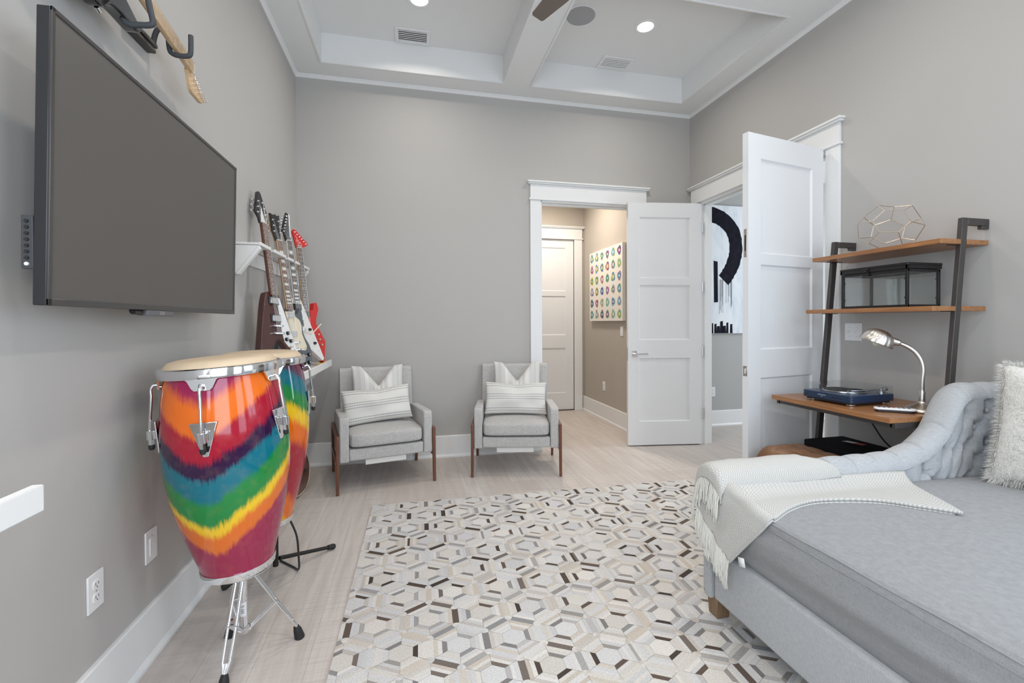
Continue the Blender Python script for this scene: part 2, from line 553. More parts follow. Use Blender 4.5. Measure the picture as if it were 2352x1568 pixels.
# small bead around the coffer openings and along the walls
k = 1
for x0, x1 in CX:
    for y0, y1 in CY:
        b = MB()
        w_ = 0.016
        b.box((x0 - w_, y0 - w_, H - .006), (x1 + w_, y0, H)).box((x0 - w_, y1, H - .006), (x1 + w_, y1 + w_, H))
        b.box((x0 - w_, y0, H - .006), (x0, y1, H)).box((x1, y0, H - .006), (x1 + w_, y1, H))
        struct('trim_%d' % k, b, M['trim'], bevel=.002); k += 1
b = MB()
def crown(b, p0, p1, inward):
    p0, p1, iv = Vector(p0), Vector(p1), Vector(inward)
    prof = [(0, 0), (0.024, 0), (0.024, -0.006), (0.014, -0.012), (0.006, -0.022), (0, -0.026)]
    vs = [p0 + iv * a + Vector((0, 0, c)) for a, c in prof] + [p1 + iv * a + Vector((0, 0, c)) for a, c in prof]
    m = len(prof)
    b.add(vs, [(i, (i + 1) % m, m + (i + 1) % m, m + i) for i in range(m)] + [tuple(range(m)), tuple(range(m, 2 * m))])
crown(b, (XL, YF, H), (XL, YB, H), (1, 0, 0)); crown(b, (XL, YB, H), (XR, YB, H), (0, -1, 0)); crown(b, (XR, YB, H), (XR, YF, H), (-1, 0, 0))
struct('trim_%d' % k, b, M['trim'], smooth=0); k += 1

# baseboards
def baseboard(name, p0, p1, inward, h=0.2, mat='trim'):
    p0, p1, iv = Vector(p0), Vector(p1), Vector(inward)
    prof = [(0, 0), (0.026, 0), (0.026, 0.012), (0.018, 0.026), (0.015, 0.028), (0.015, h - 0.006), (0.011, h), (0, h)]
    m = len(prof)
    b = MB()
    vs = [p0 + iv * a + Vector((0, 0, c)) for a, c in prof] + [p1 + iv * a + Vector((0, 0, c)) for a, c in prof]
    b.add(vs, [(i, (i + 1) % m, m + (i + 1) % m, m + i) for i in range(m)] + [tuple(range(m)), tuple(range(m, 2 * m))])
    return struct(name, b, M[mat], smooth=0)
baseboard('baseboard_left', (XL, YF, 0), (XL, YB, 0), (1, 0, 0))
baseboard('baseboard_back', (XL + .026, YB, 0), (DX0 - .105, YB, 0), (0, -1, 0))
baseboard('baseboard_right', (XR, YF, 0), (XR, 2.494, 0), (-1, 0, 0))

# casing round the hall opening: side boards, head with fillet and cap, jamb lining
def casing(name, to3, a0, a1, top, jamb=True, cw=0.105):
    """to3(a, z, d): a along the wall, d out of the wall"""
    b = MB()
    def bx(x0, x1, z0, z1, d0, d1):
        p, q = Vector(to3(x0, z0, d0)), Vector(to3(x1, z1, d1))
        b.box((min(p.x, q.x), min(p.y, q.y), min(p.z, q.z)), (max(p.x, q.x), max(p.y, q.y), max(p.z, q.z)))
    bx(a0 - cw, a0, 0, top, 0, .019); bx(a1, a1 + cw, 0, top, 0, .019)
    bx(a0 - cw - .012, a1 + cw + .012, top, top + .018, 0, .03)
    bx(a0 - cw, a1 + cw, top + .018, top + .152, 0, .022)
    bx(a0 - cw - .022, a1 + cw + .022, top + .152, top + .166, 0, .04)
    bx(a0 - cw - .03, a1 + cw + .03, top + .166, top + .182, 0, .05)
    if jamb:
        bx(a0 - .001, a0 + .014, 0, top, -T, .004); bx(a1 - .014, a1 + .001, 0, top, -T, .004); bx(a0, a1, top - .014, top + .001, -T, .004)
        bx(a0 + .014, a0 + .026, 0, top - .014, -.09, -.05); bx(a1 - .026, a1 - .014, 0, top - .014, -.09, -.05); bx(a0 + .014, a1 - .014, top - .026, top - .014, -.09, -.05)
    return struct(name, b, M['trim'], bevel=.0025, smooth=30)
casing('trim_%d' % k, lambda a, z, d: (a, YB - d, z), DX0, DX1, DH); k += 1
casing('trim_%d' % k, lambda a, z, d: (XR - d, a, z), RY0, RY1, RH); k += 1

# hall behind the back wall
HX0, HX1, HY, HH = 0.6, 2.40, 6.025, 3.0
struct('wall_hall_right', MB().box((HX1, YB + T, 0), (HX1 + .12, HY, HH)), M['hall_wall'], smooth=0)
struct('wall_hall_left', MB().box((HX0 - .12, YB + T, 0), (HX0, HY, HH)), M['hall_wall'], smooth=0)
struct('wall_hall_end', MB().box((HX0 - .12, HY + .05, 0), (HX1 + .12, HY + .17, HH)).box((2.262, HY, 0), (HX1 + .12, HY + .05, HH)).box((HX0 - .12, HY, 0), (1.43, HY + .05, HH)).box((1.43, HY, 2.415), (2.262, HY + .05, HH)), M['hall_wall'], smooth=0)
struct('ceiling_hall', MB().box((HX0 - .12, YB + T, HH), (HX1 + .12, HY + .17, HH + .05)), M['ceil'], smooth=0)
baseboard('baseboard_hall', (HX1, YB + T, 0), (HX1, HY, 0), (-1, 0, 0))
casing('trim_%d' % k, lambda a, z, d: (a, HY - d, z), 1.43, 2.255, 2.415, jamb=False, cw=.118); k += 1

M['pale_steel'] = plain('pale_satin_steel', (.66, .66, .67), .45, .6)
# panelled doors
def door_leaf(mb, w, h, rails, stile=0.115, th=0.042):
    """local: x 0..w, y 0..th (front at y=0), z 0..h; recessed flat panels on both faces"""
    zs = [0] + [v for r in rails for v in r] + [h]
    mb.box((0, 0, 0), (stile, th, h)); mb.box((w - stile, 0, 0), (w, th, h))
    edges = []
    z = 0
    for i in range(0, len(zs), 2):
        mb.box((stile, 0, zs[i]), (w - stile, th, zs[i + 1]))
    for i in range(1, len(zs) - 1, 2):
        z0, z1 = zs[i], zs[i + 1]
        for yy, s in ((0, 1), (th, -1)):
            d = 0.011 * s; q = 0.010
            o = [(stile, yy, z0), (w - stile, yy, z0), (w - stile, yy, z1), (stile, yy, z1)]
            n_ = [(stile + q, yy + d, z0 + q), (w - stile - q, yy + d, z0 + q), (w - stile - q, yy + d, z1 - q), (stile + q, yy + d, z1 - q)]
            mb.add(o + n_, [(0, 1, 5, 4), (1, 2, 6, 5), (2, 3, 7, 6), (3, 0, 4, 7), (4, 5, 6, 7)])
    return mb
RAILS = [(0.235, 0.873), (1.055, 1.605), (1.675, 2.285)]
def lever(parent, x, z, side=-1, dirx=1):
    """square rose with a straight lever, on face side"""
    y0 = 0 if side < 0 else 0.042
    h = MB().box((x - .03, y0 + side * .009, z - .03), (x + .03, y0, z + .03)).build('handle_rose', M['chrome'], parent, bevel=.002)
    l = MB().cyl((x, y0 + side * .009, z), (x, y0 + side * .045, z), .009)
    l.box((x - .01 if dirx > 0 else x - .125, y0 + side * .056, z - .008), (x + .125 if dirx > 0 else x + .01, y0 + side * .044, z + .008))
    l.build('lever', M['chrome'], h, bevel=.002)
def frame_from(p_free, p_hinge, z0):
    """matrix with x from p_free to p_hinge, front (-y) to the viewer"""
    a, c = Vector((*p_free[:2], 0)), Vector((*p_hinge[:2], 0))
    x = (c - a).normalized(); zz = Vector((0, 0, 1)); y = zz.cross(x)
    m = Matrix.Identity(4)
    for i in range(3): m[i][0], m[i][1], m[i][2] = x[i], y[i], zz[i]
    m[0][3], m[1][3], m[2][3] = a.x, a.y, z0
    return m, (c - a).length
def hinges(parent, x, zs, y0):
    for z in zs:
        MB().cyl((x, y0, z - .05), (x, y0, z + .05), .008, n=10).box((x - .003, y0, z - .05), (x + .028, y0 + .003, z + .05)).build('hinge', M['pale_steel'], parent)

mt, w = frame_from((2.112, 4.118), (2.862, 4.005), 0)
d1 = thing('door_1', 'white three panel door leaf folded back beside the hall opening', 'door', (0, 0, 0), matrix=mt)
d1['kind'] = 'structure'
door_leaf(MB(), w, 2.43, RAILS).build('leaf', M['door'], d1, smooth=0).location.z = .012
lever(d1, .066, .93, -1, 1)
MB().box((-.002, .008, .86), (.002, .034, .99)).build('latch_plate', M['nickel'], d1)
hinges(d1, w + .006, (.32, .95, 1.6, 2.2), .004)
mt, w = frame_from((2.088, 2.452), (2.812, 2.588), 0)
d2 = thing('door_2', 'white three panel door leaf standing open behind the ladder desk', 'door', (0, 0, 0), matrix=mt)
d2['kind'] = 'structure'
door_leaf(MB(), w, 2.44, RAILS).build('leaf', M['door'], d2, smooth=0).location.z = .012
b = MB().box((-.0022, .010, 1.66), (.002, .030, 1.84)).box((-.004, .016, 1.70), (.002, .024, 1.80), 1)
b.build('flush_bolt', [M['nickel'], M['black_metal']], d2, bevel=.001)
b = MB().box((-.0022, .006, .90), (.002, .036, .965)).box((-.003, .014, .915), (.002, .028, .95), 1)
b.build('latch_plate', [M['nickel'], M['chrome']], d2, bevel=.001)
hinges(d2, w + .006, (.3, .95, 1.55, 2.22), .035)
mt, w = frame_from((1.437, HY + .006), (2.248, HY + .006), 0)
d3 = thing('door_3', 'closed white panel door at the end of the hall', 'door', (0, 0, 0), matrix=mt)
d3['kind'] = 'structure'
door_leaf(MB(), w, 2.40, RAILS).build('leaf', M['door'], d3, smooth=0).location.z = .012
lever(d3, .07, .93, -1, 1)
struct('trim_%d' % k, MB().box((1.43, HY - .01, 0), (2.255, HY + .05, .010)), plain('dark_threshold', (.05, .035, .03), .5), smooth=0); k += 1

# room beyond the double doors
NY = 4.705
struct('wall_next_back', MB().box((HX1 + .12, NY, 0), (6.2, NY + .12, HH)), M['next_wall'], smooth=0)
struct('wall_next_right', MB().box((6.1, 1.2, 0), (6.2, NY, HH)), M['next_wall'], smooth=0)
struct('wall_next_front', MB().box((XR + T, 1.1, 0), (6.2, 1.2, HH)), M['next_wall'], smooth=0)
struct('wall_next_left', MB().box((XR, YB + T, 0), (XR + T, NY, HH)).box((HX1 + .12, YB + T, 0), (XR, YB + T + .02, HH)), M['next_wall'], smooth=0)
struct('ceiling_next', MB().box((XR + T, 1.1, HH), (6.2, NY + .12, HH + .05)), M['ceil'], smooth=0)
baseboard('baseboard_next', (XR + T, NY, 0), (6.1, NY, 0), (0, -1, 0), h=.185)

# ------------------------------------------------------------------ ceiling fittings
def downlight(x, y, label):
    o = thing('recessed_light', label, 'ceiling light', (x, y, HC), group='recessed ceiling lights')
    MB().lathe([(.066, -.001), (.064, -.006), (.084, -.008), (.090, -.003), (.090, -.0005)], 40, (x, y, HC), caps=False).build('trim_ring', M['white_plastic'], o)
    MB().lathe([(0.0, -.004), (.066, -.004)], 40, (x, y, HC), caps=False).build('lens', M['lens'], o)
    l = area('downlight', (0, 0, -.012), (0, 0, -1), .13, .13, POWER_DOWNLIGHT, WARM, 'DISK', 150)
    l.parent = o; l.location = (0, 0, -.012); l.rotation_euler = (0, 0, 0)
downlight(1.862, 3.325, 'bright round recessed light in the right coffer above the hall doorway')
downlight(.069, 3.405, 'round recessed light cut by the top of the picture, in the left coffer')
for x, y, q in ((.05, 1.785, 'left coffer of the middle row'), (1.846, 1.785, 'right coffer of the middle row'), (.05, .243, 'left coffer over the camera'), (1.846, .243, 'right coffer over the camera')):
    downlight(x, y, 'round recessed light in the ' + q)

def vent(x0, x1, y0, y1, label, tilt):
    o = thing('ceiling_vent', label, 'vent', ((x0 + x1) / 2, (y0 + y1) / 2, HC), group='ceiling air vents')
    b = MB()
    m = .028
    for a in ((x0, y0, x1, y0 + m), (x0, y1 - m, x1, y1), (x0, y0 + m, x0 + m, y1 - m), (x1 - m, y0 + m, x1, y1 - m)):
        b.box((a[0], a[1], HC - .008), (a[2], a[3], HC - .0005))
    b.build('frame', M['white_plastic'], o, bevel=.002)
    MB().box((x0 + m, y0 + m, HC - .003), (x1 - m, y1 - m, HC - .0008)).build('backing', M['slot'], o)
    ns = 6
    for i in range(ns):
        y = y0 + m + (y1 - y0 - 2 * m) * (i + .5) / ns
        MB().obox(((x0 + x1) / 2, y, HC - .007), ((x1 - x0) / 2 - m, 0, 0), (0, .0098 if tilt > 0 else .0062, tilt * (.003 if tilt > 0 else .0014)), (0, -tilt * .0006, .0008)).build('louver', M['white_plastic'], o)
vent(-.121, .166, 3.752, 3.95, 'white ceiling vent with dark open slats in the left coffer', 1)
vent(1.70, 2.005, 3.755, 3.948, 'white ceiling vent with closed pale slats in the right coffer', -1)

o = thing('ceiling_speaker', 'round flush grey speaker beside the beam in the right coffer', 'speaker', (1.302, 3.315, HC))
MB().lathe([(.112, -.001), (.112, -.007), (.122, -.007), (.126, -.003), (.126, -.0005)], 44, (1.302, 3.315, HC), caps=False).build('rim', M['white_plastic'], o)
MB().lathe([(0, -.008), (.07, -.0078), (.112, -.006), (.112, -.001)], 44, (1.302, 3.315, HC), caps=False).build('grille', plain('speaker_grille', (.40, .40, .41), .8, bump=(600, .4)), o)

FX, FY, FZ = .957, 1.947, 3.06
o = thing('ceiling_fan', 'ceiling fan hanging from the beam, one brown blade in view', 'fan', (FX, FY, H))
MB().lathe([(.0, 0), (.075, 0), (.07, -.03), (.03, -.05), (.014, -.055), (.014, -.26), (0, -.26)], 28, (FX, FY, H), caps=False).build('downrod', M['nickel'], o)
MB().lathe([(0, .10), (.05, .10), (.11, .06), (.125, 0), (.11, -.05), (.06, -.075), (0, -.08)], 36, (FX, FY, FZ), caps=False).build('motor_housing', M['nickel'], o)
a0 = math.atan2(2.567 - FY, .733 - FX)
for i in range(3):
    a = a0 + i * 2 * math.pi / 3
    dx, dy = math.cos(a), math.sin(a)
    def bl(s_, t_, w_):
        return (FX + dx * s_ - dy * t_, FY + dy * s_ + dx * t_, FZ - .01 + w_ + t_ * .18)
    ol = [(.09, -.035), (.20, -.062), (.45, -.058), (.645, -.042), (.662, -.035), (.662, .030), (.645, .042), (.45, .058), (.20, .062), (.09, .035)]
    MB().prism(ol, bl, -.004, .004).build('blade', M['fan_wood'], o, bevel=.002)

# ------------------------------------------------------------------ outlets and switches
def plate(name, label, cat, c, right, up, out, w, h, items, group=None):
    c, r, u, n_ = Vector(c), Vector(right), Vector(up), Vector(out)
    o = thing(name, label, cat, c, group=group)
    MB().obox(c + n_ * .003, r * w / 2, u * h / 2, n_ * .003).build('cover_plate', M['white_plastic'], o, bevel=.002)
    for kind, a, b_ in items:
        q = c + r * a + u * b_
        if kind == 'socket':
            pl = [(.017 * math.cos(t), max(-.0145, min(.0145, .0195 * math.sin(t)))) for t in [i * 2 * math.pi / 28 for i in range(28)]]
            mb = MB().prism(pl, lambda x, y, d: q + r * x + u * y + n_ * d, .0055, .0085)
            sk = mb.build('socket', M['white_plastic'], o, bevel=.001)
            s2 = MB()
            for dx in (-.0062, .0062): s2.obox(q + r * dx + u * .003 + n_ * .0086, r * .001, u * .004, n_ * .0003)
            s2.cyl(q - u * .0065 + n_ * .0083, q - u * .0065 + n_ * .0089, .0022, n=10)
            s2.build('slots', M['slot'], sk)
        elif kind == 'rocker':
            mb = MB().obox(q + n_ * .0075, r * .0165, u * .033, n_ * .002)
            mb.build('rocker', M['white_plastic'], o, bevel=.0015)
        elif kind == 'toggle':
            mb = MB().obox(q + n_ * .0065, r * .005, u * .012, n_ * .001).obox(q + n_ * .012 + u * .004, r * .0035, u * .006, n_ * .007 + u * .004)
            mb.build('toggle', M['white_plastic'], o, bevel=.001)
        elif kind == 'screw':
            MB().cyl(q + n_ * .0055, q + n_ * .0068, .003, n=10).build('screw', M['steel'], o)
Xp, Yp, Zp = Vector((1, 0, 0)), Vector((0, 1, 0)), Vector((0, 0, 1))
plate('wall_outlet', 'white double outlet low on the left wall, nearest the camera', 'outlet', (XL, 1.633, .422), Yp, Zp, Xp, .072, .115, [('socket', 0, .02), ('socket', 0, -.02), ('screw', 0, 0)])
plate('blank_wall_plate', 'white single jack plate low on the left wall beside the front conga', 'wall plate', (XL, 1.938, .417), Yp, Zp, Xp, .075, .118, [('screw', 0, .035), ('screw', 0, -.035), ('rocker', 0, -.004)])
plate('light_switch', 'white double toggle switch plate on the right wall under the shelves', 'switch', (XR, 2.405, 1.177), -Yp, Zp, -Xp, .116, .116, [('toggle', -.023, 0), ('toggle', .023, 0), ('screw', -.023, .03), ('screw', .023, .03), ('screw', -.023, -.03), ('screw', .023, -.03)])
plate('hall_switch', 'white rocker switch below the dotted canvas in the hall', 'switch', (HX1, 4.83, 1.14), -Yp, Zp, -Xp, .072, .115, [('rocker', 0, 0)])
plate('hall_outlet', 'white outlet low on the hall wall under the dotted canvas', 'outlet', (HX1, 5.33, .43), -Yp, Zp, -Xp, .072, .115, [('socket', 0, .02), ('socket', 0, -.02)])
plate('next_room_outlet', 'white outlet below the black and white painting', 'outlet', (3.508, NY, .41), Xp, Zp, -Yp, .072, .115, [('socket', 0, .02), ('socket', 0, -.02)])

# ------------------------------------------------------------------ pictures in the hall and next room
o = thing('dotted_canvas', 'white canvas with rows of colourful painted rings on the hall wall', 'painting', (HX1, 5.2, 1.26))
cx0 = HX1 - .042
rng = random.Random(3)
pal = [(.03, .18, .36), (.14, .40, .50), (.34, .46, .05), (.60, .50, .06), (.09, .05, .24), (.42, .06, .22), (.03, .20, .10), (.55, .30, .38), (.06, .34, .38), (.18, .42, .58)]
dm = [plain('ring_paint_%d' % i, c, .6) for i, c in enumerate(pal)] + [plain('canvas_white', (.80, .76, .70), .8, bump=(400, .1))]
b = MB().box((cx0, 4.735, 1.263), (HX1 - .001, 5.70, 2.165), len(pal))
for r in range(6):
    for c in range(6):
        cy, cz = 4.815 + c * .161, 1.345 + r * .148
        ks = rng.sample(range(len(pal)), 3)
        for lay, (ro, kk) in enumerate(((.054, ks[0]), (.046, ks[1]), (.033, ks[2]))):
            pts = []
            ph = rng.random() * 6
            for j in range(18):
                t = j * 2 * math.pi / 18
                rr = ro * (1 + .12 * math.sin(3 * t + ph) + rng.uniform(-.07, .07))
                pts.append((cx0 - .0006 - lay * .0005, cy + rr * .9 * math.cos(t), cz + rr * math.sin(t)))
            ri = [(p[0], cy + (p[1] - cy) * .55, cz + (p[2] - cz) * .55) for p in pts]
            b.add(pts + ri, [(j, (j + 1) % 18, 18 + (j + 1) % 18, 18 + j) for j in range(18)], kk)
b.build('canvas', dm, o, smooth=0)

o = thing('abstract_painting', 'large black brushstroke painting on white canvas in the next room', 'painting', (3.5, NY, 1.1))
n = NT('washed_canvas')
v = n.mapped(n.coord(), (9, 9, 2.2))
n.base(n.ramp(n.noise(v, 1.6, 5, 0.6, 0.4), [(0.3, (.62, .70, .78)), (0.52, (.80, .83, .86)), (0.75, (.86, .87, .88))]))
n.set(Roughness=0.7)
PX0, PX1, PZ0, PZ1 = 3.03, 4.15, 1.108, 2.628
ink = plain('black_ink', (.010, .010, .018), .85, spec=.15, var=.4, vscale=20)
b = MB().box((PX0, NY - .04, PZ0), (PX1, NY - .001, PZ1), 1)
yy = NY - .0408
def stroke(P, W_, n_=40, lay=0):
    pts = smoothpath([(a, c, 0) for a, c in P], n_)
    vs = []
    for i, p in enumerate(pts):
        t = (pts[min(i + 1, n_ - 1)] - pts[max(i - 1, 0)]).normalized()
        nn = Vector((-t.y, t.x, 0))
        f = i / (n_ - 1)
        w = W_[0] + (W_[1] - W_[0]) * f
        j = rng.uniform(-.004, .004)
        for sgn in (1, -1):
            q = p + nn * (w / 2 + j) * sgn
            vs.append((q.x, yy - lay * .0004, q.y))
    b.add(vs, [(2 * i, 2 * i + 1, 2 * i + 3, 2 * i + 2) for i in range(n_ - 1)])
stroke([(3.12, 2.43), (3.30, 2.50), (3.45, 2.515), (3.62, 2.46), (3.76, 2.32), (3.80, 2.12), (3.76, 1.94), (3.68, 1.80), (3.63, 1.74)], (.19, .17), 60)
b.add([(3.50, yy, 1.475), (3.555, yy, 1.48), (3.55, yy, 1.96), (3.495, yy, 1.97), ], [(0, 1, 2, 3)])
b.add([(3.2, yy, 1.475), (3.4, yy, 1.48), (3.41, yy, 1.93), (3.2, yy, 1.97), ], [(0, 1, 2, 3)])
for i in range(16):
    x = 3.10 + i * .042 + rng.uniform(-.008, .008)
    w = rng.uniform(.016, .024); t = rng.uniform(.08, .20)
    b.add([(x - w, yy - .0003, PZ0 + .002), (x + w, yy - .0003, PZ0 + .002), (x + w * .8, yy - .0003, PZ0 + t), (x - w * .8, yy - .0003, PZ0 + t * .95)], [(0, 1, 2, 3)])
for i in range(14):
    x = 3.60 + rng.uniform(-.03, .16); t = rng.uniform(.15, .5)
    b.add([(x - .0012, yy - .0002, 1.72 - t), (x + .0012, yy - .0002, 1.72 - t), (x + .0014, yy - .0002, 1.75), (x - .0014, yy - .0002, 1.75)], [(0, 1, 2, 3)])
b.build('canvas', [ink, n.mat], o, smooth=0)
# ------------------------------------------------------------------ television on the left wall
tv = thing('television', 'large flat black television on a tilting mount on the left wall', 'television', (XL, 1.82, 1.64))
TY0, TY1, TZ0, TZ1 = 1.256, 2.382, 1.294, 1.990
def TVP(y, z, d):
    """point on the tilted screen plane, d out of it"""
    X = XL + .136 + (z - TZ0) * .022
    return Vector((X + d, y, z))
b = MB()
b.add([TVP(y, z, d) for d in (-.028, 0) for y, z in ((TY0, TZ0), (TY1, TZ0), (TY1, TZ1), (TY0, TZ1))],
      [(0, 1, 2, 3), (4, 5, 6, 7), (0, 1, 5, 4), (1, 2, 6, 5), (2, 3, 7, 6), (3, 0, 4, 7)])
b.build('housing', M['black_plastic'], tv, bevel=.003)
b = MB()
bz = .011
for y0, y1, z0, z1 in ((TY0, TY1, TZ0, TZ0 + .016), (TY0, TY1, TZ1 - bz, TZ1), (TY0, TY0 + bz, TZ0, TZ1), (TY1 - bz, TY1, TZ0, TZ1)):
    b.add([TVP(y, z, d) for d in (-.001, .004) for y, z in ((y0, z0), (y1, z0), (y1, z1), (y0, z1))],
          [(0, 1, 2, 3), (4, 5, 6, 7), (0, 1, 5, 4), (1, 2, 6, 5), (2, 3, 7, 6), (3, 0, 4, 7)])
b.build('bezel', plain('glossy_bezel', (.055, .05, .047), .22), tv, bevel=.0012)
b = MB()
b.add([TVP(y, z, .0008) for y, z in ((TY0 + bz, TZ0 + .016), (TY1 - bz, TZ0 + .016), (TY1 - bz, TZ1 - bz), (TY0 + bz, TZ1 - bz))], [(0, 1, 2, 3)])
n = NT('matte_tv_screen')
n.base((.085, .076, .069)); n.set(Roughness=.42)
n.b.inputs['Specular IOR Level'].default_value = .75
b.build('screen', n.mat, tv, smooth=0)
b = MB()
b.box((XL + .001, 1.50, 1.45), (XL + .018, 2.14, 1.85)).box((XL + .012, 1.60, 1.42), (XL + .112, 1.64, 1.86)).box((XL + .012, 2.00, 1.42), (XL + .112, 2.04, 1.86))
b.build('wall_mount', M['black_metal'], tv)
b = MB()
b.add([TVP(y, z, d) for d in (-.10, -.03) for y, z in ((TY0 + .10, TZ0 + .03), (TY1 - .10, TZ0 + .03), (TY1 - .14, TZ0 + .40), (TY0 + .14, TZ0 + .40))],
      [(0, 1, 2, 3), (4, 5, 6, 7), (0, 1, 5, 4), (1, 2, 6, 5), (2, 3, 7, 6), (3, 0, 4, 7)])
b.build('rear_cover', M['black_plastic'], tv, bevel=.01)
# side button strip behind the left edge
b = MB().box((XL + .084, 1.262, 1.379), (XL + .108, 1.274, 1.503))
cp = b.build('control_panel', plain('control_panel_grey', (.05, .052, .056), .5), tv, bevel=.002)
for i in range(8):
    z = 1.390 + i * .0142
    MB().cyl((XL + .096, 1.262, z), (XL + .096, 1.2585, z), .0042, n=12).build('button', M['white_plastic'] if i == 0 else M['black_plastic'], cp)
b = MB()
b.add([TVP(y, z, d) for d in (-.02, .003) for y, z in ((1.66, TZ0 - .018), (1.82, TZ0 - .018), (1.82, TZ0), (1.66, TZ0))],
      [(0, 1, 2, 3), (4, 5, 6, 7), (0, 1, 5, 4), (1, 2, 6, 5), (2, 3, 7, 6), (3, 0, 4, 7)])
rs = b.build('sensor_bar', M['grey_plastic'], tv, bevel=.002)
b = MB()
text_mesh(b, 'LG', .012, lambda x, y, w: TVP(1.752 + x, TZ0 - .009 + y, .0036 + w))
b.lathe([(.0045, 0), (.0056, 0)], 20, TVP(1.738, TZ0 - .009, .0038), (1, 0, 0), caps=False)
b.build('emblem', plain('emblem_grey', (.6, .6, .6), .4), rs, smooth=0)
b = MB().cyl(TVP(1.61, TZ0 - .006, -.012), TVP(1.65, TZ0 - .009, -.012), .009, n=10).cyl(TVP(1.60, TZ0 - .004, -.012), TVP(1.61, TZ0 - .006, -.012), .005, n=10)
b.build('joystick', M['black_plastic'], rs)

# ------------------------------------------------------------------ guitars
def gbasis(pos, psi, lean, roll):
    psi, lean, roll = R_(psi), R_(lean), R_(roll)
    n_ = Vector((math.cos(psi), -math.sin(psi), 0)); r = Vector((math.sin(psi), math.cos(psi), 0)); v = Vector((0, 0, 1))
    v2 = v * math.cos(lean) - n_ * math.sin(lean); n2 = n_ * math.cos(lean) + v * math.sin(lean)
    v3 = v2 * math.cos(roll) + r * math.sin(roll); r3 = r * math.cos(roll) - v2 * math.sin(roll)
    m = Matrix.Identity(4)
    for i in range(3): m[i][0], m[i][1], m[i][2], m[i][3] = r3[i], -n2[i], v3[i], pos[i]
    return m
rosewood = wood('rosewood', (.165, .075, .05), (.10, .042, .03), 2, 10, .5)
ebony = wood('dark_fretboard', (.07, .035, .026), (.035, .018, .014), 2, 10, .5)
maple = wood('maple', (.66, .46, .27), (.55, .36, .19), 2, 8, .35, .3)
neckwood = wood('amber_neck_wood', (.42, .19, .06), (.30, .12, .035), 2, 8, .3, .4)
pearl = plain('pearl_inlay', (.72, .72, .68), .25)
stringm = plain('guitar_string', (.62, .60, .57), .35, 1.0)
cream = plain('cream_plastic', (.74, .66, .50), .4)
whitepg = plain('white_pickguard', (.78, .78, .78), .3)
brown_v = plain('oxblood_lacquer', (.060, .017, .015), .25, coat=.4, var=.2, vscale=5)
slate = plain('slate_lacquer', (.10, .115, .135), .25, coat=.4)
snow = plain('white_lacquer', (.78, .77, .74), .22, coat=.4)
redl = plain('red_lacquer', (.62, .018, .016), .22, coat=.5)
blackl = plain('black_lacquer', (.014, .013, .014), .12, coat=.6)
FN = lambda x, z, y: (x, y, z)

def fretboard(root, z0, z1, w0, w1, board, nf, scale, dots, inlay, bind=None):
    """z0 body end, z1 nut"""
    b = MB()
    b.prism([(-w0 / 2, z0), (w0 / 2, z0), (w1 / 2, z1), (-w1 / 2, z1)], FN, -.011, -.004)
    wat = lambda z: w0 + (w1 - w0) * (z - z0) / (z1 - z0)
    fz = lambda i: z1 - scale * (1 - 2 ** (-i / 12))
    for i in range(1, nf + 1):
        z = fz(i); w = wat(z)
        b.box((-w / 2, -.0124, z - .0011), (w / 2, -.0108, z + .0011), 1)
    for i in (3, 5, 7, 9, 12, 15, 17, 19, 21):
        if i > nf: continue
        z = (fz(i) + fz(i - 1)) / 2; w = wat(z); hh = (fz(i - 1) - fz(i)) * .36
        if inlay == 'block':
            b.box((-w * .38, -.0114, z - hh), (w * .38, -.0108, z + hh), 2)
        else:
            for dx in ((-w * .27, w * .27) if i == 12 else (0,)):
                b.cyl((dx, -.0114, z), (dx, -.0108, z), .0032, n=10, mi=2)
    if bind:
        for sgn in (-1, 1):
            b.prism([(sgn * w0 / 2, z0), (sgn * (w0 / 2 + .0022), z0), (sgn * (w1 / 2 + .0022), z1), (sgn * w1 / 2, z1)], FN, -.0112, -.003, 3)
    mats = [board, stringm, pearl, bind or board]
    b.build('fretboard', mats, root, smooth=0)
    MB().box((-w1 / 2, -.0135, z1), (w1 / 2, -.003, z1 + .005)).build('nut', pearl, root)

def neck(root, z0, z1, w0, w1, mat):
    def f(u, v):
        z = z0 + (z1 - z0) * v
        w = (w0 + (w1 - w0) * v) / 2
        a = math.pi * u
        return (w * math.cos(a), -.0045 + .020 * math.sin(a) ** .8, z)
    MB().grid(f, 13, 12).build('neck', mat, root, smooth=60)

def pickup(root, z, w=.070, h=.036, frame=M['black_plastic'], cover=M['chrome'], y=0.0):
    p = MB().prism(roundpoly([(-w / 2 - .009, z - h / 2 - .006), (w / 2 + .009, z - h / 2 - .006), (w / 2 + .009, z + h / 2 + .006), (-w / 2 - .009, z + h / 2 + .006)], .003), FN, y - .005, y + .001).build('pickup', frame, root, bevel=.001)
    b = MB().prism(roundpoly([(-w / 2, z - h / 2), (w / 2, z - h / 2), (w / 2, z + h / 2), (-w / 2, z + h / 2)], .003), FN, y - .0105, y - .004)
    b.build('pickup_cover', cover, p, bevel=.001)

def knob(root, x, z, mat, r=.011, y=0.0, top=None):
    k_ = MB().lathe([(r * 1.15, 0), (r, .010), (r * .9, .014), (0, .014)], 18, (x, y, z), (0, -1, 0)).build('knob', mat, root)
    if top: MB().lathe([(r * .62, .0141), (0, .0146)], 14, (x, y, z), (0, -1, 0)).build('knob_cap', top, k_)

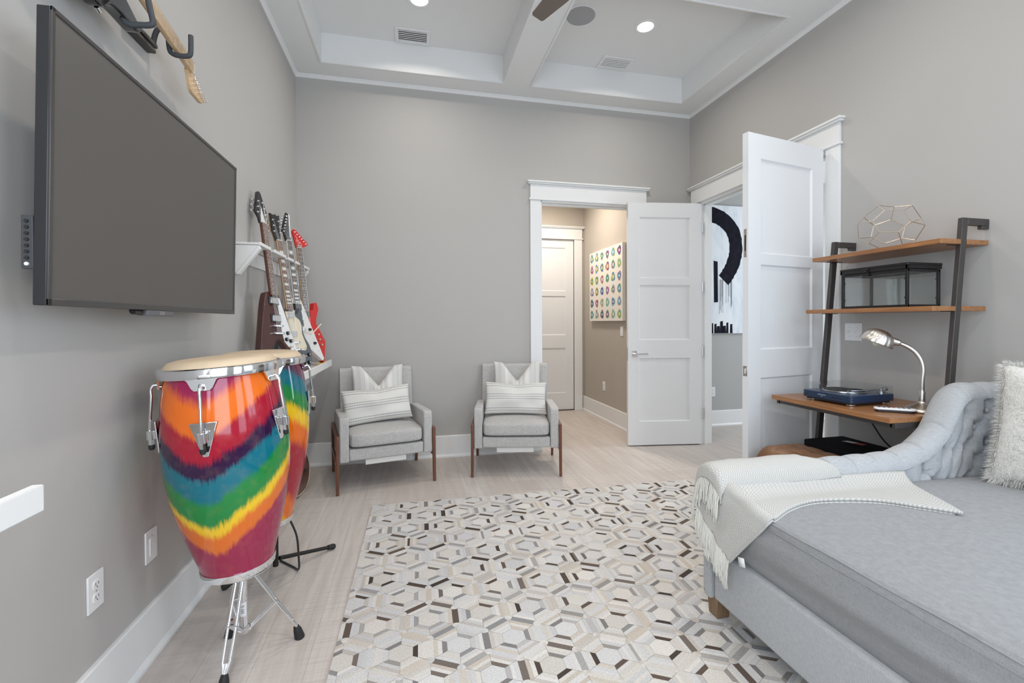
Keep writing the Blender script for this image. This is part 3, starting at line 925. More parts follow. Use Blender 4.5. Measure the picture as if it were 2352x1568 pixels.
def tuners(root, pts, out):
    """pts: (x, z, y_front), out: direction of the key"""
    for (x, z), (ox, oz) in zip(pts, out):
        t = MB().cyl((x, .002, z), (x, -.014, z), .0035, n=10).cyl((x, -.0035, z), (x, -.006, z), .006, n=12)
        t.cyl((x, .014, z), (x + ox * .02, .014, z + oz * .02), .003, n=8)
        t.obox((x + ox * .027, .014, z + oz * .027), (abs(ox) * .008 + abs(oz) * .004, 0, 0), (0, .0055, 0), (0, 0, abs(oz) * .008 + abs(ox) * .005))
        t.box((x - .007, .010, z - .007), (x + .007, .019, z + .007))
        t.build('tuner', M['chrome'], root, bevel=.001)

def strings(root, z0, z1, w0, w1, y0=-.0155, pts=None):
    b = MB()
    for i in range(6):
        f = i / 5 - .5
        b.tube([(f * w0, y0, z0), (f * w1, -.0145, z1)], .0006, 4)
        if pts: b.tube([(f * w1, -.0145, z1), (pts[i][0], -.009, pts[i][1])], .0006, 4)
    b.build('strings', stringm, root)

def bridge(root, z, w=.078, mat=M['chrome'], name='bridge', y=0.0):
    b = MB().box((-w / 2, y - .014, z - .006), (w / 2, y - .006, z + .006))
    for s_ in (-1, 1): b.cyl((s_ * (w / 2 - .002), y, z), (s_ * (w / 2 - .002), y - .016, z), .007, n=14)
    for i in range(6):
        b.box((-.028 + i * .0104, y - .017, z - .005), (-.022 + i * .0104, y - .013, z + .004))
    b.build(name, mat, root, bevel=.001)

GZ = {}
# -- V shaped, dark brown
g = thing('electric_guitar', 'dark brown V-shaped electric guitar with white pickguard and black headstock, nearest on the rack', 'guitar', (0, 0, 0), group='guitars on the wall rack', matrix=gbasis((-.762, 2.955, .958), 20, 9.6, 2.3))
out = [(-.052, .49), (-.085, .42), (-.20, .03), (-.205, .01), (-.185, -.005), (-.15, .0), (-.05, .165), (0, .205), (.05, .165), (.15, .0), (.185, -.005), (.205, .01), (.20, .03), (.085, .42), (.052, .49)]
MB().prism(roundpoly(out, [.02, .04, .02, .02, .02, .02, .05, .05, .05, .02, .02, .02, .02, .04, .02]), FN, 0, .040).build('body', brown_v, g, bevel=.004)
MB().prism(roundpoly([(.034, .462), (.058, .455), (.192, .045), (.18, .028), (.10, .135), (.052, .18), (.040, .235)], .006), FN, -.0022, .0005).build('pickguard', whitepg, g)
neck(g, .40, .925, .056, .043, wood('brown_neck', (.15, .05, .03), (.09, .03, .02), 2, 8, .35))
fretboard(g, .47, .922, .056, .043, rosewood, 22, .628, 1, 'dot')
MB().prism([(-.0215, .92), (.0215, .92), (.030, .955), (.052, .985), (.050, .995), (.016, 1.115), (.006, 1.125), (-.006, 1.125), (-.016, 1.115), (-.050, .995), (-.052, .985), (-.030, .955)], FN, -.003, .013).build('headstock', [blackl], g, bevel=.0015)
MB().prism(roundpoly([(-.018, .930), (.018, .930), (.014, .965), (.0, 1.03), (-.014, .965)], .004), FN, -.0042, -.003).build('truss_cover', whitepg, g)
tp = [(-.036, .985), (-.027, 1.022), (-.019, 1.058), (.019, 1.058), (.027, 1.022), (.036, .985)]
tuners(g, tp, [(-1, .2)] * 3 + [(1, .2)] * 3)
pickup(g, .435); pickup(g, .325)
bridge(g, .278); bridge(g, .232, .086, M['chrome'], 'tailpiece')
knob(g, .088, .235, M['black_plastic'], top=M['chrome'], y=-.002); knob(g, .068, .195, M['black_plastic'], top=M['chrome'], y=-.002); knob(g, .108, .185, M['black_plastic'], top=M['chrome'], y=-.002)
MB().cyl((.098, -.002, .145), (.098, -.006, .145), .008, n=16).cyl((.098, -.006, .145), (.106, -.020, .148), .0025, n=8).build('switch', M['gold'], g)
MB().cyl((.135, -.002, .125), (.135, -.005, .125), .006, n=14).build('jack', M['chrome'], g)
strings(g, .235, .924, .050, .036, -.017, tp)
# -- double horned, slate with cream pickguard
g = thing('electric_guitar', 'slate grey double-horned electric guitar with cream pickguard, second on the rack', 'guitar', (0, 0, 0), group='guitars on the wall rack', matrix=gbasis((-.748, 3.283, .905), 26, 9.8, .2))
hr = [(.028, .455), (.040, .425), (.058, .405), (.085, .415), (.104, .452), (.113, .462), (.122, .445), (.126, .395), (.112, .335), (.104, .29), (.118, .245), (.152, .195), (.165, .14), (.155, .08), (.12, .03), (.06, .003), (0, 0)]
poly = hr + [(-x, z) for x, z in hr[::-1][1:]]
MB().prism(roundpoly(poly, .02, 3), FN, 0, .036).build('body', slate, g, bevel=.006)
pg = [(-.05, .40), (.045, .40), (.062, .385), (.085, .372), (.098, .33), (.088, .275), (.105, .225), (.12, .185), (.10, .155), (.06, .16), (.03, .175), (-.03, .175), (-.06, .20), (-.05, .29), (-.07, .36)]
MB().prism(roundpoly(pg, .012, 3), FN, -.002, .0005).build('pickguard', cream, g)
neck(g, .36, .925, .056, .043, neckwood)
fretboard(g, .44, .922, .056, .043, rosewood, 22, .628, 1, 'block', maple)
MB().prism(roundpoly([(-.0215, .92), (.0215, .92), (.030, .955), (.042, .985), (.038, 1.095), (.045, 1.110), (.012, 1.10), (0, 1.112), (-.012, 1.10), (-.045, 1.110), (-.038, 1.095), (-.042, .985), (-.030, .955)], .004, 2), FN, -.003, .012).build('headstock', blackl, g, bevel=.001)
MB().prism([(-.0225, .92), (.0225, .92), (.031, .955), (.043, .985), (.039, 1.10), (-.039, 1.10), (-.043, .985), (-.031, .955)], FN, .010, .0155).build('headstock_back', neckwood, g)
MB().prism(roundpoly([(-.012, .930), (.012, .930), (.009, .955), (0, .968), (-.009, .955)], .003), FN, -.004, -.003).build('truss_cover', M['black_plastic'], g)
tp = [(-.030, .985), (-.028, 1.025), (-.027, 1.065), (.027, 1.065), (.028, 1.025), (.030, .985)]
tuners(g, tp, [(-1, 0)] * 3 + [(1, 0)] * 3)
pickup(g, .405, frame=cream); pickup(g, .275, frame=cream)
bridge(g, .215); bridge(g, .165, .08, M['chrome'], 'tailpiece')
MB().lathe([(.019, 0), (.019, .002), (.008, .003), (.008, .006), (0, .006)], 20, (.095, 0, .175), (0, -1, 0)).cyl((.095, -.006, .175), (.095, -.018, .175), .003, n=8).build('switch', cream, g)
for x, z in ((.085, .115), (.125, .125), (.115, .07), (.075, .06)): knob(g, x, z, M['black_plastic'], .012, top=M['chrome'])
strings(g, .168, .924, .050, .036, -.017, tp)
# -- white V with long wings
g = thing('electric_guitar', 'white V-shaped electric guitar with block inlays, third on the rack', 'guitar', (0, 0, 0), group='guitars on the wall rack', matrix=gbasis((-.762, 3.512, .937), 28, 7.7, -.7))
out = [(-.045, .50), (-.07, .42), (-.19, .0), (-.165, -.02), (-.05, .15), (0, .20), (.05, .15), (.205, .02), (.225, .035), (.075, .43), (.045, .50)]
MB().prism(roundpoly(out, [.02, .03, .01, .01, .04, .04, .04, .008, .008, .03, .02]), FN, 0, .038).build('body', snow, g, bevel=.003)
neck(g, .40, .925, .056, .043, snow)
fretboard(g, .47, .922, .056, .043, ebony, 22, .648, 1, 'block', pearl)
MB().prism([(-.0215, .92), (.0215, .92), (.024, .95), (.040, 1.12), (.014, 1.135), (-.050, .985), (-.030, .96)], FN, -.003, .012).build('headstock', blackl, g, bevel=.001)
MB().prism([(.016, .955), (.0245, .95), (.041, 1.121), (.030, 1.127)], FN, -.0045, -.003).build('headstock_stripe', whitepg, g)
tp = [(-.034 + i * .0085, .988 + i * .0235) for i in range(6)]
tuners(g, tp, [(-.9, .4)] * 6)
pickup(g, .435, cover=M['black_plastic']); pickup(g, .315, cover=M['black_plastic'])
bridge(g, .265, .085, M['chrome'])
knob(g, .10, .265, M['black_plastic'], .010); knob(g, .135, .16, M['black_plastic'], .010)
MB().tube([(.03, -.02, .25), (.07, -.038, .225), (.18, -.045, .30)], .0045, 8).build('tremolo_arm', cream, g)
for x, z in ((.07, .40), (.12, .23), (.17, .1)): MB().cyl((x, 0, z), (x, -.002, z), .003, n=8).build('screw', M['steel'], g)
strings(g, .265, .924, .050, .036, -.017, tp)
# -- red, sharp horns
g = thing('electric_guitar', 'red sharp-horned electric guitar with red headstock, last on the rack by the corner', 'guitar', (0, 0, 0), group='guitars on the wall rack', matrix=gbasis((-.757, 3.702, .893), 32, 5.6, -1.2))
out = [(.030, .470), (.062, .452), (.085, .462), (.098, .515), (.128, .520), (.142, .468), (.108, .395), (.100, .352), (.118, .325), (.182, .205), (.148, .035), (.06, .12), (.0, .10), (-.06, .12), (-.14, .0), (-.17, .19), (-.118, .33), (-.10, .37), (-.115, .41), (-.15, .53), (-.12, .545), (-.07, .47), (-.03, .47)]
MB().prism(roundpoly(out, .008, 3), FN, 0, .040).build('body', redl, g, bevel=.003)
neck(g, .40, .943, .058, .043, neckwood)
fretboard(g, .455, .94, .058, .043, ebony, 24, .648, 1, 'dot', maple)
MB().prism(roundpoly([(-.0215, .938), (.0215, .938), (.092, .972), (.098, .985), (-.028, 1.085), (-.048, 1.062), (-.032, .985)], .004, 2), FN, -.003, .012).build('headstock', redl, g, bevel=.001)
tp = [(.074 - i * .0198, .980 + i * .0158) for i in range(6)]
tuners(g, tp, [(.62, .78)] * 6)
b = MB()
b.tube(smoothpath([(-.025, -.0036, 1.03), (-.012, -.0036, 1.012), (-.018, -.0036, .995), (.0, -.0036, .998), (.008, -.0036, .975), (.016, -.0036, .985), (.03, -.0036, .968)], 30), .0014, 5)
b.tube(smoothpath([(-.022, -.0036, .99), (-.005, -.0036, .98), (.004, -.0036, .96), (.012, -.0036, .958)], 14), .0012, 5)
b.build('script_mark', whitepg, g)
MB().box((-.022, -.014, .948), (.022, -.002, .962)).build('locking_nut', M['gold'], g, bevel=.001)
pickup(g, .425, cover=M['black_plastic'])
for x, z in ((.105, .265), (.112, .225), (.130, .182)): knob(g, x, z, M['gold'], .009)
MB().cyl((.135, 0, .222), (.135, -.014, .222), .003, n=8).build('switch', M['gold'], g)
bridge(g, .26, .085, M['gold'])
strings(g, .26, .942, .050, .036, -.017)

# ------------------------------------------------------------------ wall racks
def ledge_obj(name, y0, y1, z0, z1, label, with_top):
    o = thing(name, label, 'guitar rack', (XL, (y0 + y1) / 2, z0))
    b = MB().box((XL + .001, y0, z0 + .004), (XL + .285, y1, z0 + .022)).box((XL + .282, y0, z0), (XL + .302, y1, z1)).box((XL + .001, y0, z0 + .02), (XL + .016, y1, z0 + .10))
    b.build('ledge', M['white_wood'], o, bevel=.003)
    MB().box((XL + .02, y0 + .02, z0 + .022), (XL + .24, y1 - .03, z0 + .034)).build('felt_pad', plain('pale_felt', (.74, .73, .70), .95), o, bevel=.002)
    for yc in (y0 + .06, y1 - .085):
        MB().prism([(.001, z0 + .004), (.25, z0 + .004), (.20, z0 - .06), (.06, z0 - .22), (.001, z0 - .24)], lambda a, c, w: (XL + a, w, c), yc - .011, yc + .011).build('bracket', M['white_wood'], o, bevel=.002)
    return o
r = ledge_obj('guitar_rack', 2.78, 4.055, .886, .938, 'white wooden wall rack holding the four leaning guitars', True)
US0, US1, UZ = 2.785, 4.035, 1.69
b = MB().box((XL + .001, US0, UZ + .003), (XL + .062, US1, UZ + .017))
b.box((XL + .001, US0, UZ - .09), (XL + .014, US1, UZ))
notch = [3.02, 3.355, 3.56, 3.745]
ed = [US0] + notch + [US1]
for i in range(5):
    y0 = ed[i] + (.0 if i == 0 else .036); y1 = ed[i + 1] - (.0 if i == 4 else .036)
    b.box((XL + .060, y0, UZ + .003), (XL + .132, y1, UZ + .016))
    b.box((XL + .126, y0, UZ), (XL + .136, y1, UZ + .020))
b.build('neck_shelf', M['white_wood'], r, bevel=.0025)
for yc in (US0 + .011, US1 - .03):
    b = MB().prism([(.001, UZ), (.128, UZ), (.128, UZ - .022), (.022, UZ - .15), (.001, UZ - .16)], lambda a, c, w: (XL + a, w, c), yc - .011, yc + .011)
    b.prism([(.128, UZ), (.134, UZ - .02), (.026, UZ - .165), (.006, UZ - .165)], lambda a, c, w: (XL + a, w, c), yc - .018, yc + .018)
    b.build('shelf_bracket', M['white_wood'], r, bevel=.002)
ledge_obj('guitar_ledge', -.30, .995, .905, .955, 'white wooden ledge on the left wall under the television', False)
o = MB().box((-.712, 3.70, .9205), (-.690, 3.98, .934)).build('yellow_strap', plain('yellow_cloth', (.72, .60, .04), .8), off=(-.7, 3.84, .9205))
tag(o, 'yellow strap end lying on the guitar rack ledge', 'strap')

# ------------------------------------------------------------------ guitar hung flat on the wall above the television
ang = R_(-9.5)
u_ = Vector((0.0, math.cos(ang), math.sin(ang)))           # towards the headstock
nn = Vector((1, 0, 0)).normalized()
w_ = nn.cross(u_) * -1                                       # points down
m = Matrix.Identity(4)
# local x = down the wall, y = into the wall, z = along the neck
xx = u_.cross(Vector((-1, 0, 0))) * -1
yv = -nn
xx = yv.cross(u_)
nut_w = Vector((XL + .099, 2.063, 2.284))
pos = nut_w - u_ * .922
for i in range(3): m[i][0], m[i][1], m[i][2], m[i][3] = xx[i], yv[i], u_[i], pos[i]
SX = 1 if xx.z < 0 else -1       # +x local is down when SX = 1
g = thing('electric_guitar', 'black electric guitar with maple neck hung sideways on the wall above the television', 'guitar', (0, 0, 0), matrix=m)
hd = [(.028, .405), (.050, .425), (.078, .50), (.108, .588), (.126, .603), (.138, .588), (.148, .50), (.165, .445), (.196, .432), (.208, .405), (.190, .34), (.150, .28), (.145, .20), (.165, .13), (.15, .06), (.10, .012), (.0, -.01)]
up = [(-.10, .01), (-.155, .06), (-.165, .14), (-.135, .22), (-.118, .30), (-.125, .37), (-.15, .44), (-.145, .525), (-.115, .545), (-.085, .50), (-.06, .43), (-.028, .405)]
poly = [(x * SX, z) for x, z in hd + up]
MB().prism(roundpoly(poly, .02, 3), FN, 0, .044).build('body', blackl, g, bevel=.010, seg=3)
neck(g, .36, .925, .056, .043, maple)
fretboard(g, .41, .922, .056, .043, maple, 22, .648, 1, 'dot')
hs = [(.0215, .92), (.026, .945), (.046, .965), (.052, .985), (.026, 1.10), (.018, 1.115), (-.012, 1.115), (-.022, 1.10), (-.040, .99), (-.036, .955), (-.0215, .92)]
hs = [(-.0215, .915), (.0215, .905), (.034, .918), (.064, .930), (.082, .946), (.086, .962), (.079, 1.030), (.076, 1.042), (.056, 1.064), (.047, 1.052), (.030, 1.005), (.004, .955)]
MB().prism(roundpoly([(x * SX, z) for x, z in hs], .006, 3), FN, .002, .016).build('headstock', maple, g, bevel=.002)
tuners(g, [((.022 + .0075 * i) * SX, .958 + i * .0185) for i in range(6)], [(-.92 * SX, .38)] * 6)
for z in (.36, .26, .17): pickup(g, z, .07, .022, cover=M['black_plastic'])
bridge(g, .13, .07)
MB().cyl((.196 * SX, .022, .428), (.200 * SX, .022, .442), .007, n=12).build('strap_button', M['chrome'], g)
strings(g, .13, .924, .050, .036, -.016)
knob(g, .09 * SX, .17, M['black_plastic']); knob(g, .11 * SX, .11, M['black_plastic'])

def hanger(yc, label, plate_y, plate_z, pts):
    """slotted base plate on the wall, arm out, padded cradle with an upturned end"""
    o = thing('guitar_hanger', label, 'wall hook', (XL, yc, plate_z), group='padded guitar hangers')
    b = MB()
    y0, y1 = plate_y
    b.box((XL + .001, y0, plate_z - .020), (XL + .030, y0 + .03, plate_z + .020))
    b.box((XL + .001, y0 + .03, plate_z + .005), (XL + .030, y1, plate_z + .020)).box((XL + .001, y0 + .03, plate_z - .020), (XL + .030, y1 - .012, plate_z - .005)).box((XL + .001, y0 + .03, plate_z - .005), (XL + .012, y1 - .03, plate_z + .005))
    b.build('wall_plate', M['bronze_metal'], o, bevel=.003)
    pth = [Vector((XL + d, yc + q, z)) for d, q, z in pts]
    MB().tube(smoothpath(pth, 60), .0088, 12).build('padded_hook', M['foam'], o, smooth=60)
hanger(1.95, 'dark padded wall hook under the maple neck near the headstock', (1.80, 1.968), 2.288,
       [(.022, 0, 2.292), (.026, 0, 2.325), (.036, 0, 2.355), (.052, 0, 2.366), (.066, 0, 2.358), (.072, 0, 2.335), (.075, 0, 2.300), (.080, 0, 2.279), (.095, 0, 2.270), (.115, 0, 2.269), (.136, 0, 2.271), (.146, 0, 2.280), (.148, 0, 2.310), (.148, 0, 2.350)])
hanger(1.65, 'dark padded wall hook under the black guitar body above the television', (1.50, 1.665), 2.325,
       [(.022, 0, 2.33), (.030, 0, 2.365), (.045, 0, 2.375), (.058, 0, 2.35), (.064, 0, 2.29), (.075, 0, 2.235), (.088, 0, 2.203), (.105, 0, 2.193), (.130, 0, 2.195), (.156, 0, 2.198), (.168, 0, 2.208), (.160, 0, 2.25), (.150, 0, 2.31)])

# acoustic guitar standing on the floor behind the drums
m = gbasis((-.872, 3.535, .004), 6, 3.0, 0)
g = thing('acoustic_guitar', 'brown acoustic guitar leaning on the left wall behind the congas', 'guitar', (0, 0, 0), matrix=m)
hr = [(.0, .0), (.09, .006), (.155, .045), (.185, .11), (.18, .18), (.145, .24), (.115, .285), (.115, .33), (.135, .385), (.13, .43), (.09, .468), (.03, .482), (0, .483)]
poly = hr + [(-x, z) for x, z in hr[::-1][1:-1]]
poly = roundpoly(poly, .03, 3)
ab = MB().prism(poly, FN, -.085, .0).build('body', wood('mahogany', (.16, .055, .028), (.10, .03, .016), 2, 6, .25, .5), g, bevel=.002)
b = MB().tube([(x * 1.004, -.085, z) for x, z in poly], .0035, 6, closed=True)
b.build('binding', cream, ab)
MB().lathe([(.045, 0), (.052, 0)], 32, (0, -.0856, .325), (0, -1, 0), caps=False).lathe([(0, .0002), (.045, .0002)], 32, (0, -.0856, .325), (0, -1, 0), mi=1, caps=False).build('sound_hole', [cream, M['slot']], g)
MB().box((-.075, -.093, .13), (.075, -.085, .158)).build('bridge', ebony, g, bevel=.002)
MB().prism([(-.028, .40), (.028, .40), (.0215, .78), (-.0215, .78)], FN, -.095, -.085).build('neck', rosewood, g, bevel=.001)
MB().prism([(-.0215, .78), (.0215, .78), (.034, .81), (.03, .84), (-.03, .84), (-.034, .81)], FN, -.09, -.076).build('headstock', ebony, g)
# ------------------------------------------------------------------ conga drums
def tiedye(name, stops, slope, streak, vshape=True, curve=.35, shift=0.0, amp=.050):
    n = NT(name)
    p = n.sep(n.coord())
    th = n.math('ARCTAN2', p[1], p[0])
    if vshape:
        a = n.math('SUBTRACT', n.math('SQRT', n.math('ADD', n.math('MULTIPLY', th, th), curve * curve)), curve)
    else:
        a = th
    cyl = n.comb(n.math('MULTIPLY', n.math('COSINE', th), streak), n.math('MULTIPLY', n.math('SINE', th), streak), n.math('MULTIPLY', p[2], 5.0))
    f = n.math('SUBTRACT', n.noise(cyl, 2.2, 4, .65), .5)
    cyl2 = n.comb(n.math('COSINE', th), n.math('SINE', th), n.math('MULTIPLY', p[2], 4.0))
    f2 = n.math('SUBTRACT', n.noise(cyl2, 3.0, 3, .6), .5)
    t = n.math('SUBTRACT', p[2], n.math('MULTIPLY', a, slope))
    t = n.math('ADD', n.math('SUBTRACT', t, shift), n.math('ADD', n.math('MULTIPLY', f, amp), n.math('MULTIPLY', f2, .045)))
    t = n.math('ADD', n.math('MULTIPLY', t, 1 / 1.2), .25)      # z -.3..0.9 -> 0..1
    col = n.ramp(t, stops)
    blot = n.noise(n.mapped(n.coord(), (1, 1, 1)), 26, 3, .6)
    col = n.mix(n.math('MULTIPLY', n.ramp(blot, [(.5, (0, 0, 0)), (.75, (1, 1, 1))]), .16), col, n.mix(.35, col, (.8, .4, .15)))
    n.base(col)
    n.set(Roughness=.09)
    n.b.inputs['Coat Weight'].default_value = .25
    n.b.inputs['Specular IOR Level'].default_value = .4
    n.b.inputs['Coat Roughness'].default_value = .03
    return n.mat
MAG, ORA, CRI, PUR, TEA, GRN, YEL = (.33, .012, .075), (.78, .150, .010), (.37, .010, .030), (.030, .008, .045), (.005, .15, .205), (.012, .22, .045), (.85, .53, .02)
DMG, ORG = (.33, .020, .068), (.74, .16, .02)
z = lambda v: v / 1.2 + .25
S1 = [(z(.015), DMG), (z(.085), DMG), (z(.105), ORG), (z(.150), ORG), (z(.172), YEL), (z(.188), YEL), (z(.212), GRN), (z(.278), GRN), (z(.300), TEA), (z(.355), TEA),
      (z(.375), PUR), (z(.415), PUR), (z(.438), CRI), (z(.500), CRI), (z(.522), ORA), (z(.605), ORA), (z(.645), MAG), (z(.90), MAG)]
S2 = [(z(-.02), YEL), (z(.04), ORA), (z(.10), ORA), (z(.15), CRI), (z(.36), CRI), (z(.40), ORA), (z(.455), ORA), (z(.49), YEL), (z(.53), YEL), (z(.56), GRN), (z(.61), GRN), (z(.64), TEA), (z(.69), TEA),
      (z(.72), (.10, .02, .06)), (z(.76), (.16, .02, .06)), (z(.80), CRI), (z(.84), ORA)]

def conga(label, base, top, vdir, lug_dirs, mat, group, rr=.186, rb=.204, rf=.116, L=.78):
    base, top = Vector(base), Vector(top)
    az = (top - base).normalized()
    vx = Vector((math.cos(vdir), math.sin(vdir), 0)); ax = (vx - az * vx.dot(az)).normalized(); ay = az.cross(ax)
    m = Matrix.Identity(4)
    for i in range(3): m[i][0], m[i][1], m[i][2], m[i][3] = ax[i], ay[i], az[i], base[i]
    o = thing('conga_drum', label, 'drum', (0, 0, 0), group=group, matrix=m)
    prof = []
    for i in range(41):
        t = i / 40
        # foot -> belly at 62% -> top
        if t < .62:
            q = t / .62
            r = rf + (rb - rf) * math.sin(q * math.pi / 2) ** 1.05
        else:
            q = (t - .62) / .38
            r = rb - (rb - (rr - .012)) * q ** 2
        prof.append((r, t * (L - .01)))
    MB().lathe(prof, 72, caps=False).build('shell', mat, o, smooth=60)
    MB().lathe([(rf + .002, -.012), (rf + .006, -.010), (rf + .008, .004), (rf + .007, .014), (rf + .001, .015)], 56, caps=False).build('foot_ring', M['chrome'], o, smooth=50)
    # head: skin rolled over the rim
    MB().lathe([(0, L + .038), (rr * .6, L + .037), (rr - .045, L + .035), (rr - .022, L + .029), (rr - .008, L + .014), (rr - .005, L - .004)], 64, caps=False).build('drum_head', M['rawhide'], o, smooth=60)
    # crown hoop with tabs
    b = MB().lathe([(rr - .006, L + .006), (rr + .002, L + .012), (rr + .010, L + .009), (rr + .012, L + .002), (rr + .010, L - .022), (rr + .003, L - .024), (rr - .002, L - .02), (rr - .004, L)], 72, caps=False)
    hoop = None
    al = []
    for d in lug_dirs:
        v = Vector((math.cos(d), math.sin(d), 0)); al.append(math.atan2(v.dot(ay), v.dot(ax)))
    for a in al:
        P = lambda s_, zz, w: Vector(((rr + .0045 + w) * math.cos(a + s_ / rr), (rr + .0045 + w) * math.sin(a + s_ / rr), zz))
        pl = [(-.055, L - .018), (.055, L - .018), (.042, L - .026), (.030, L - .052), (.022, L - .060), (-.022, L - .060), (-.030, L - .052), (-.042, L - .026)]
        b.prism(pl, P, -.003, .004)
    b.build('hoop', M['chrome'], o, smooth=40)
    rl = (prof[28][0])
    for a in al:
        e = Vector((math.cos(a), math.sin(a), 0)); s_ = Vector((-math.sin(a), math.cos(a), 0))
        zl = L - .205
        rz = rb - (rb - (rr - .012)) * max(0, (zl / (L - .01) - .62) / .38) ** 2
        p0 = e * (rr + .012) + Vector((0, 0, L - .048))
        pth = smoothpath([e * (rr - .004) + Vector((0, 0, L - .050)), e * (rr + .016) + Vector((0, 0, L - .040)), e * (rr + .026) + Vector((0, 0, L - .055)), e * (rr + .027) + Vector((0, 0, L - .08))], 12)
        pth += [e * (rz + .024) + Vector((0, 0, zl + .01)), e * (rz + .022) + Vector((0, 0, zl - .045))]
        rod = MB().tube(pth, .0048, 10).build('tuning_rod', M['chrome'], o, smooth=60)
        b = MB()
        Q = lambda x, zz, w: e * (rz + .003 + w) + s_ * x + Vector((0, 0, zz))
        b.prism([(-.042, zl + .042), (.042, zl + .042), (.008, zl - .072), (-.008, zl - .072)], Q, -.003, .003)
        lp = b.build('lug_plate', M['chrome'], o, bevel=.002)
        b = MB().cyl(e * (rz + .022) + Vector((0, 0, zl + .010)), e * (rz + .022) + Vector((0, 0, zl - .022)), .013, n=16)
        b.obox(e * (rz + .012) + Vector((0, 0, zl - .006)), e * .012, s_ * .010, (0, 0, .014))
        b.build('lug_sleeve', M['chrome'], lp, bevel=.001)
        b = MB().cyl(e * (rz + .022) + Vector((0, 0, zl - .022)), e * (rz + .022) + Vector((0, 0, zl - .040)), .009, n=6)
        nut = b.build('tuning_nut', M['chrome'], rod)
        MB().tube([e * (rz + .022) + Vector((0, 0, zl - .040)), e * (rz + .022) + Vector((0, 0, zl - .052)), e * (rz + .022) + Vector((0, 0, zl - .058))], [.0095, .0095, .006], 12).build('rubber_cap', M['rubber'], rod)
    return o
def camdir(x, y): return math.atan2(-y, -x)
c0 = camdir(-.665, 1.855)
conga('glossy tie-dyed conga drum with rainbow chevron bands, nearest the camera', (-.638, 1.862, .350), (-.684, 1.852, 1.09), c0 - R_(22), [c0 + R_(54), c0 - R_(18), c0 - R_(90), c0 - R_(162), c0 + R_(126)], tiedye('tiedye_chevron', S1, .135, 13, True, .16, .012), 'tie-dyed conga drums', L=.742)
c1 = camdir(-.68, 2.30)
conga('tie-dyed conga drum with streaky rainbow swirl, behind the nearer drum', (-.678, 2.315, .325), (-.690, 2.30, 1.083), c1 + R_(130), [c1 + R_(86), c1 + R_(14), c1 - R_(58), c1 - R_(130), c1 + R_(158)], tiedye('tiedye_swirl', S2, .12, 26, True, .3, -.15, .10), 'tie-dyed conga drums', .181, .200, .112, .757)

# chrome double braced stand of the front drum
SX0, SY0 = -.625, 1.865
o = thing('drum_stand', 'chrome double-braced tripod stand under the front conga', 'drum stand', (SX0, SY0, 0))
b = MB().cyl((SX0, SY0, .085), (SX0, SY0, .335), .0125, n=20).lathe([(.018, .085), (.020, .09), (.020, .105), (.0125, .11)], 20, (SX0, SY0, 0))
b.lathe([(.0125, .306), (.045, .310), (.10, .324), (.110, .332), (.110, .3352), (.03, .3352)], 32, (SX0 - .010, SY0, 0))
b.build('center_tube', M['chrome'], o, smooth=40)
b = MB()
b.add([(SX0 + .0132 * math.cos(a), SY0 + .0132 * math.sin(a), zz) for zz in (.150, .203) for a in [R_(-150 + i * 15) for i in range(9)]], [(i, i + 1, 10 + i, 9 + i) for i in range(8)])
st = b.build('paper_label', M['white_plastic'], o)
b = MB()
text_mesh(b, 'LP', .012, lambda x, y, w: Vector((SX0 + .0135 * math.cos(R_(-90) + x / .0132), SY0 + .0135 * math.sin(R_(-90) + x / .0132), .187 + y)))
for zz in (.163, .169, .175):
    b.add([(SX0 + .0136 * math.cos(a), SY0 + .0136 * math.sin(a), zq) for zq in (zz, zz + .002) for a in (R_(-115), R_(-90), R_(-65))], [(0, 1, 4, 3), (1, 2, 5, 4)])
b.build('print', M['black_plastic'], st, smooth=0)
for fx, fy in ((-.449, 1.913), (-.632, 1.700), (-.712, 1.977)):
    d = Vector((fx - SX0, fy - SY0, 0)); L_ = d.length; d.normalize(); s_ = Vector((-d.y, d.x, 0))
    top = Vector((SX0, SY0, .308)) + d * .030; ft = Vector((fx, fy, .045)); mid = top.lerp(ft, .52)
    lg = MB()
    for q in (-1, 1):
        lg.tube([top + s_ * .011 * q, mid + s_ * .013 * q, mid.lerp(ft, .72) + s_ * .012 * q, ft + s_ * .003 * q], .0052, 8)
    lg.cyl(top - s_ * .014, top + s_ * .014, .006, n=10).cyl(mid - s_ * .017, mid + s_ * .017, .0055, n=10)
    lg.cyl(mid.lerp(ft, .75), ft, .006, n=10)
    leg = lg.build('leg', M['chrome'], o, smooth=50)
    br_ = MB()
    col = Vector((SX0, SY0, .098)) + d * .02
    for q in (-1, 1): br_.tube([col + s_ * .008 * q, mid + s_ * .010 * q], .0042, 8)
    br_.cyl(col - s_ * .012, col + s_ * .012, .0055, n=10)
    br_.build('brace', M['chrome'], leg, smooth=50)
    f_ = MB()
    fd = (ft - mid).normalized()
    f_.tube([Vector((fx, fy, .05)) - d * .005, Vector((fx, fy, .034)), Vector((fx, fy, .010)) + d * .006, Vector((fx, fy, 0.0)) + d * .008], [.010, .015, .018, .019], 10)
    f_.build('rubber_foot', M['rubber'], leg, smooth=50)
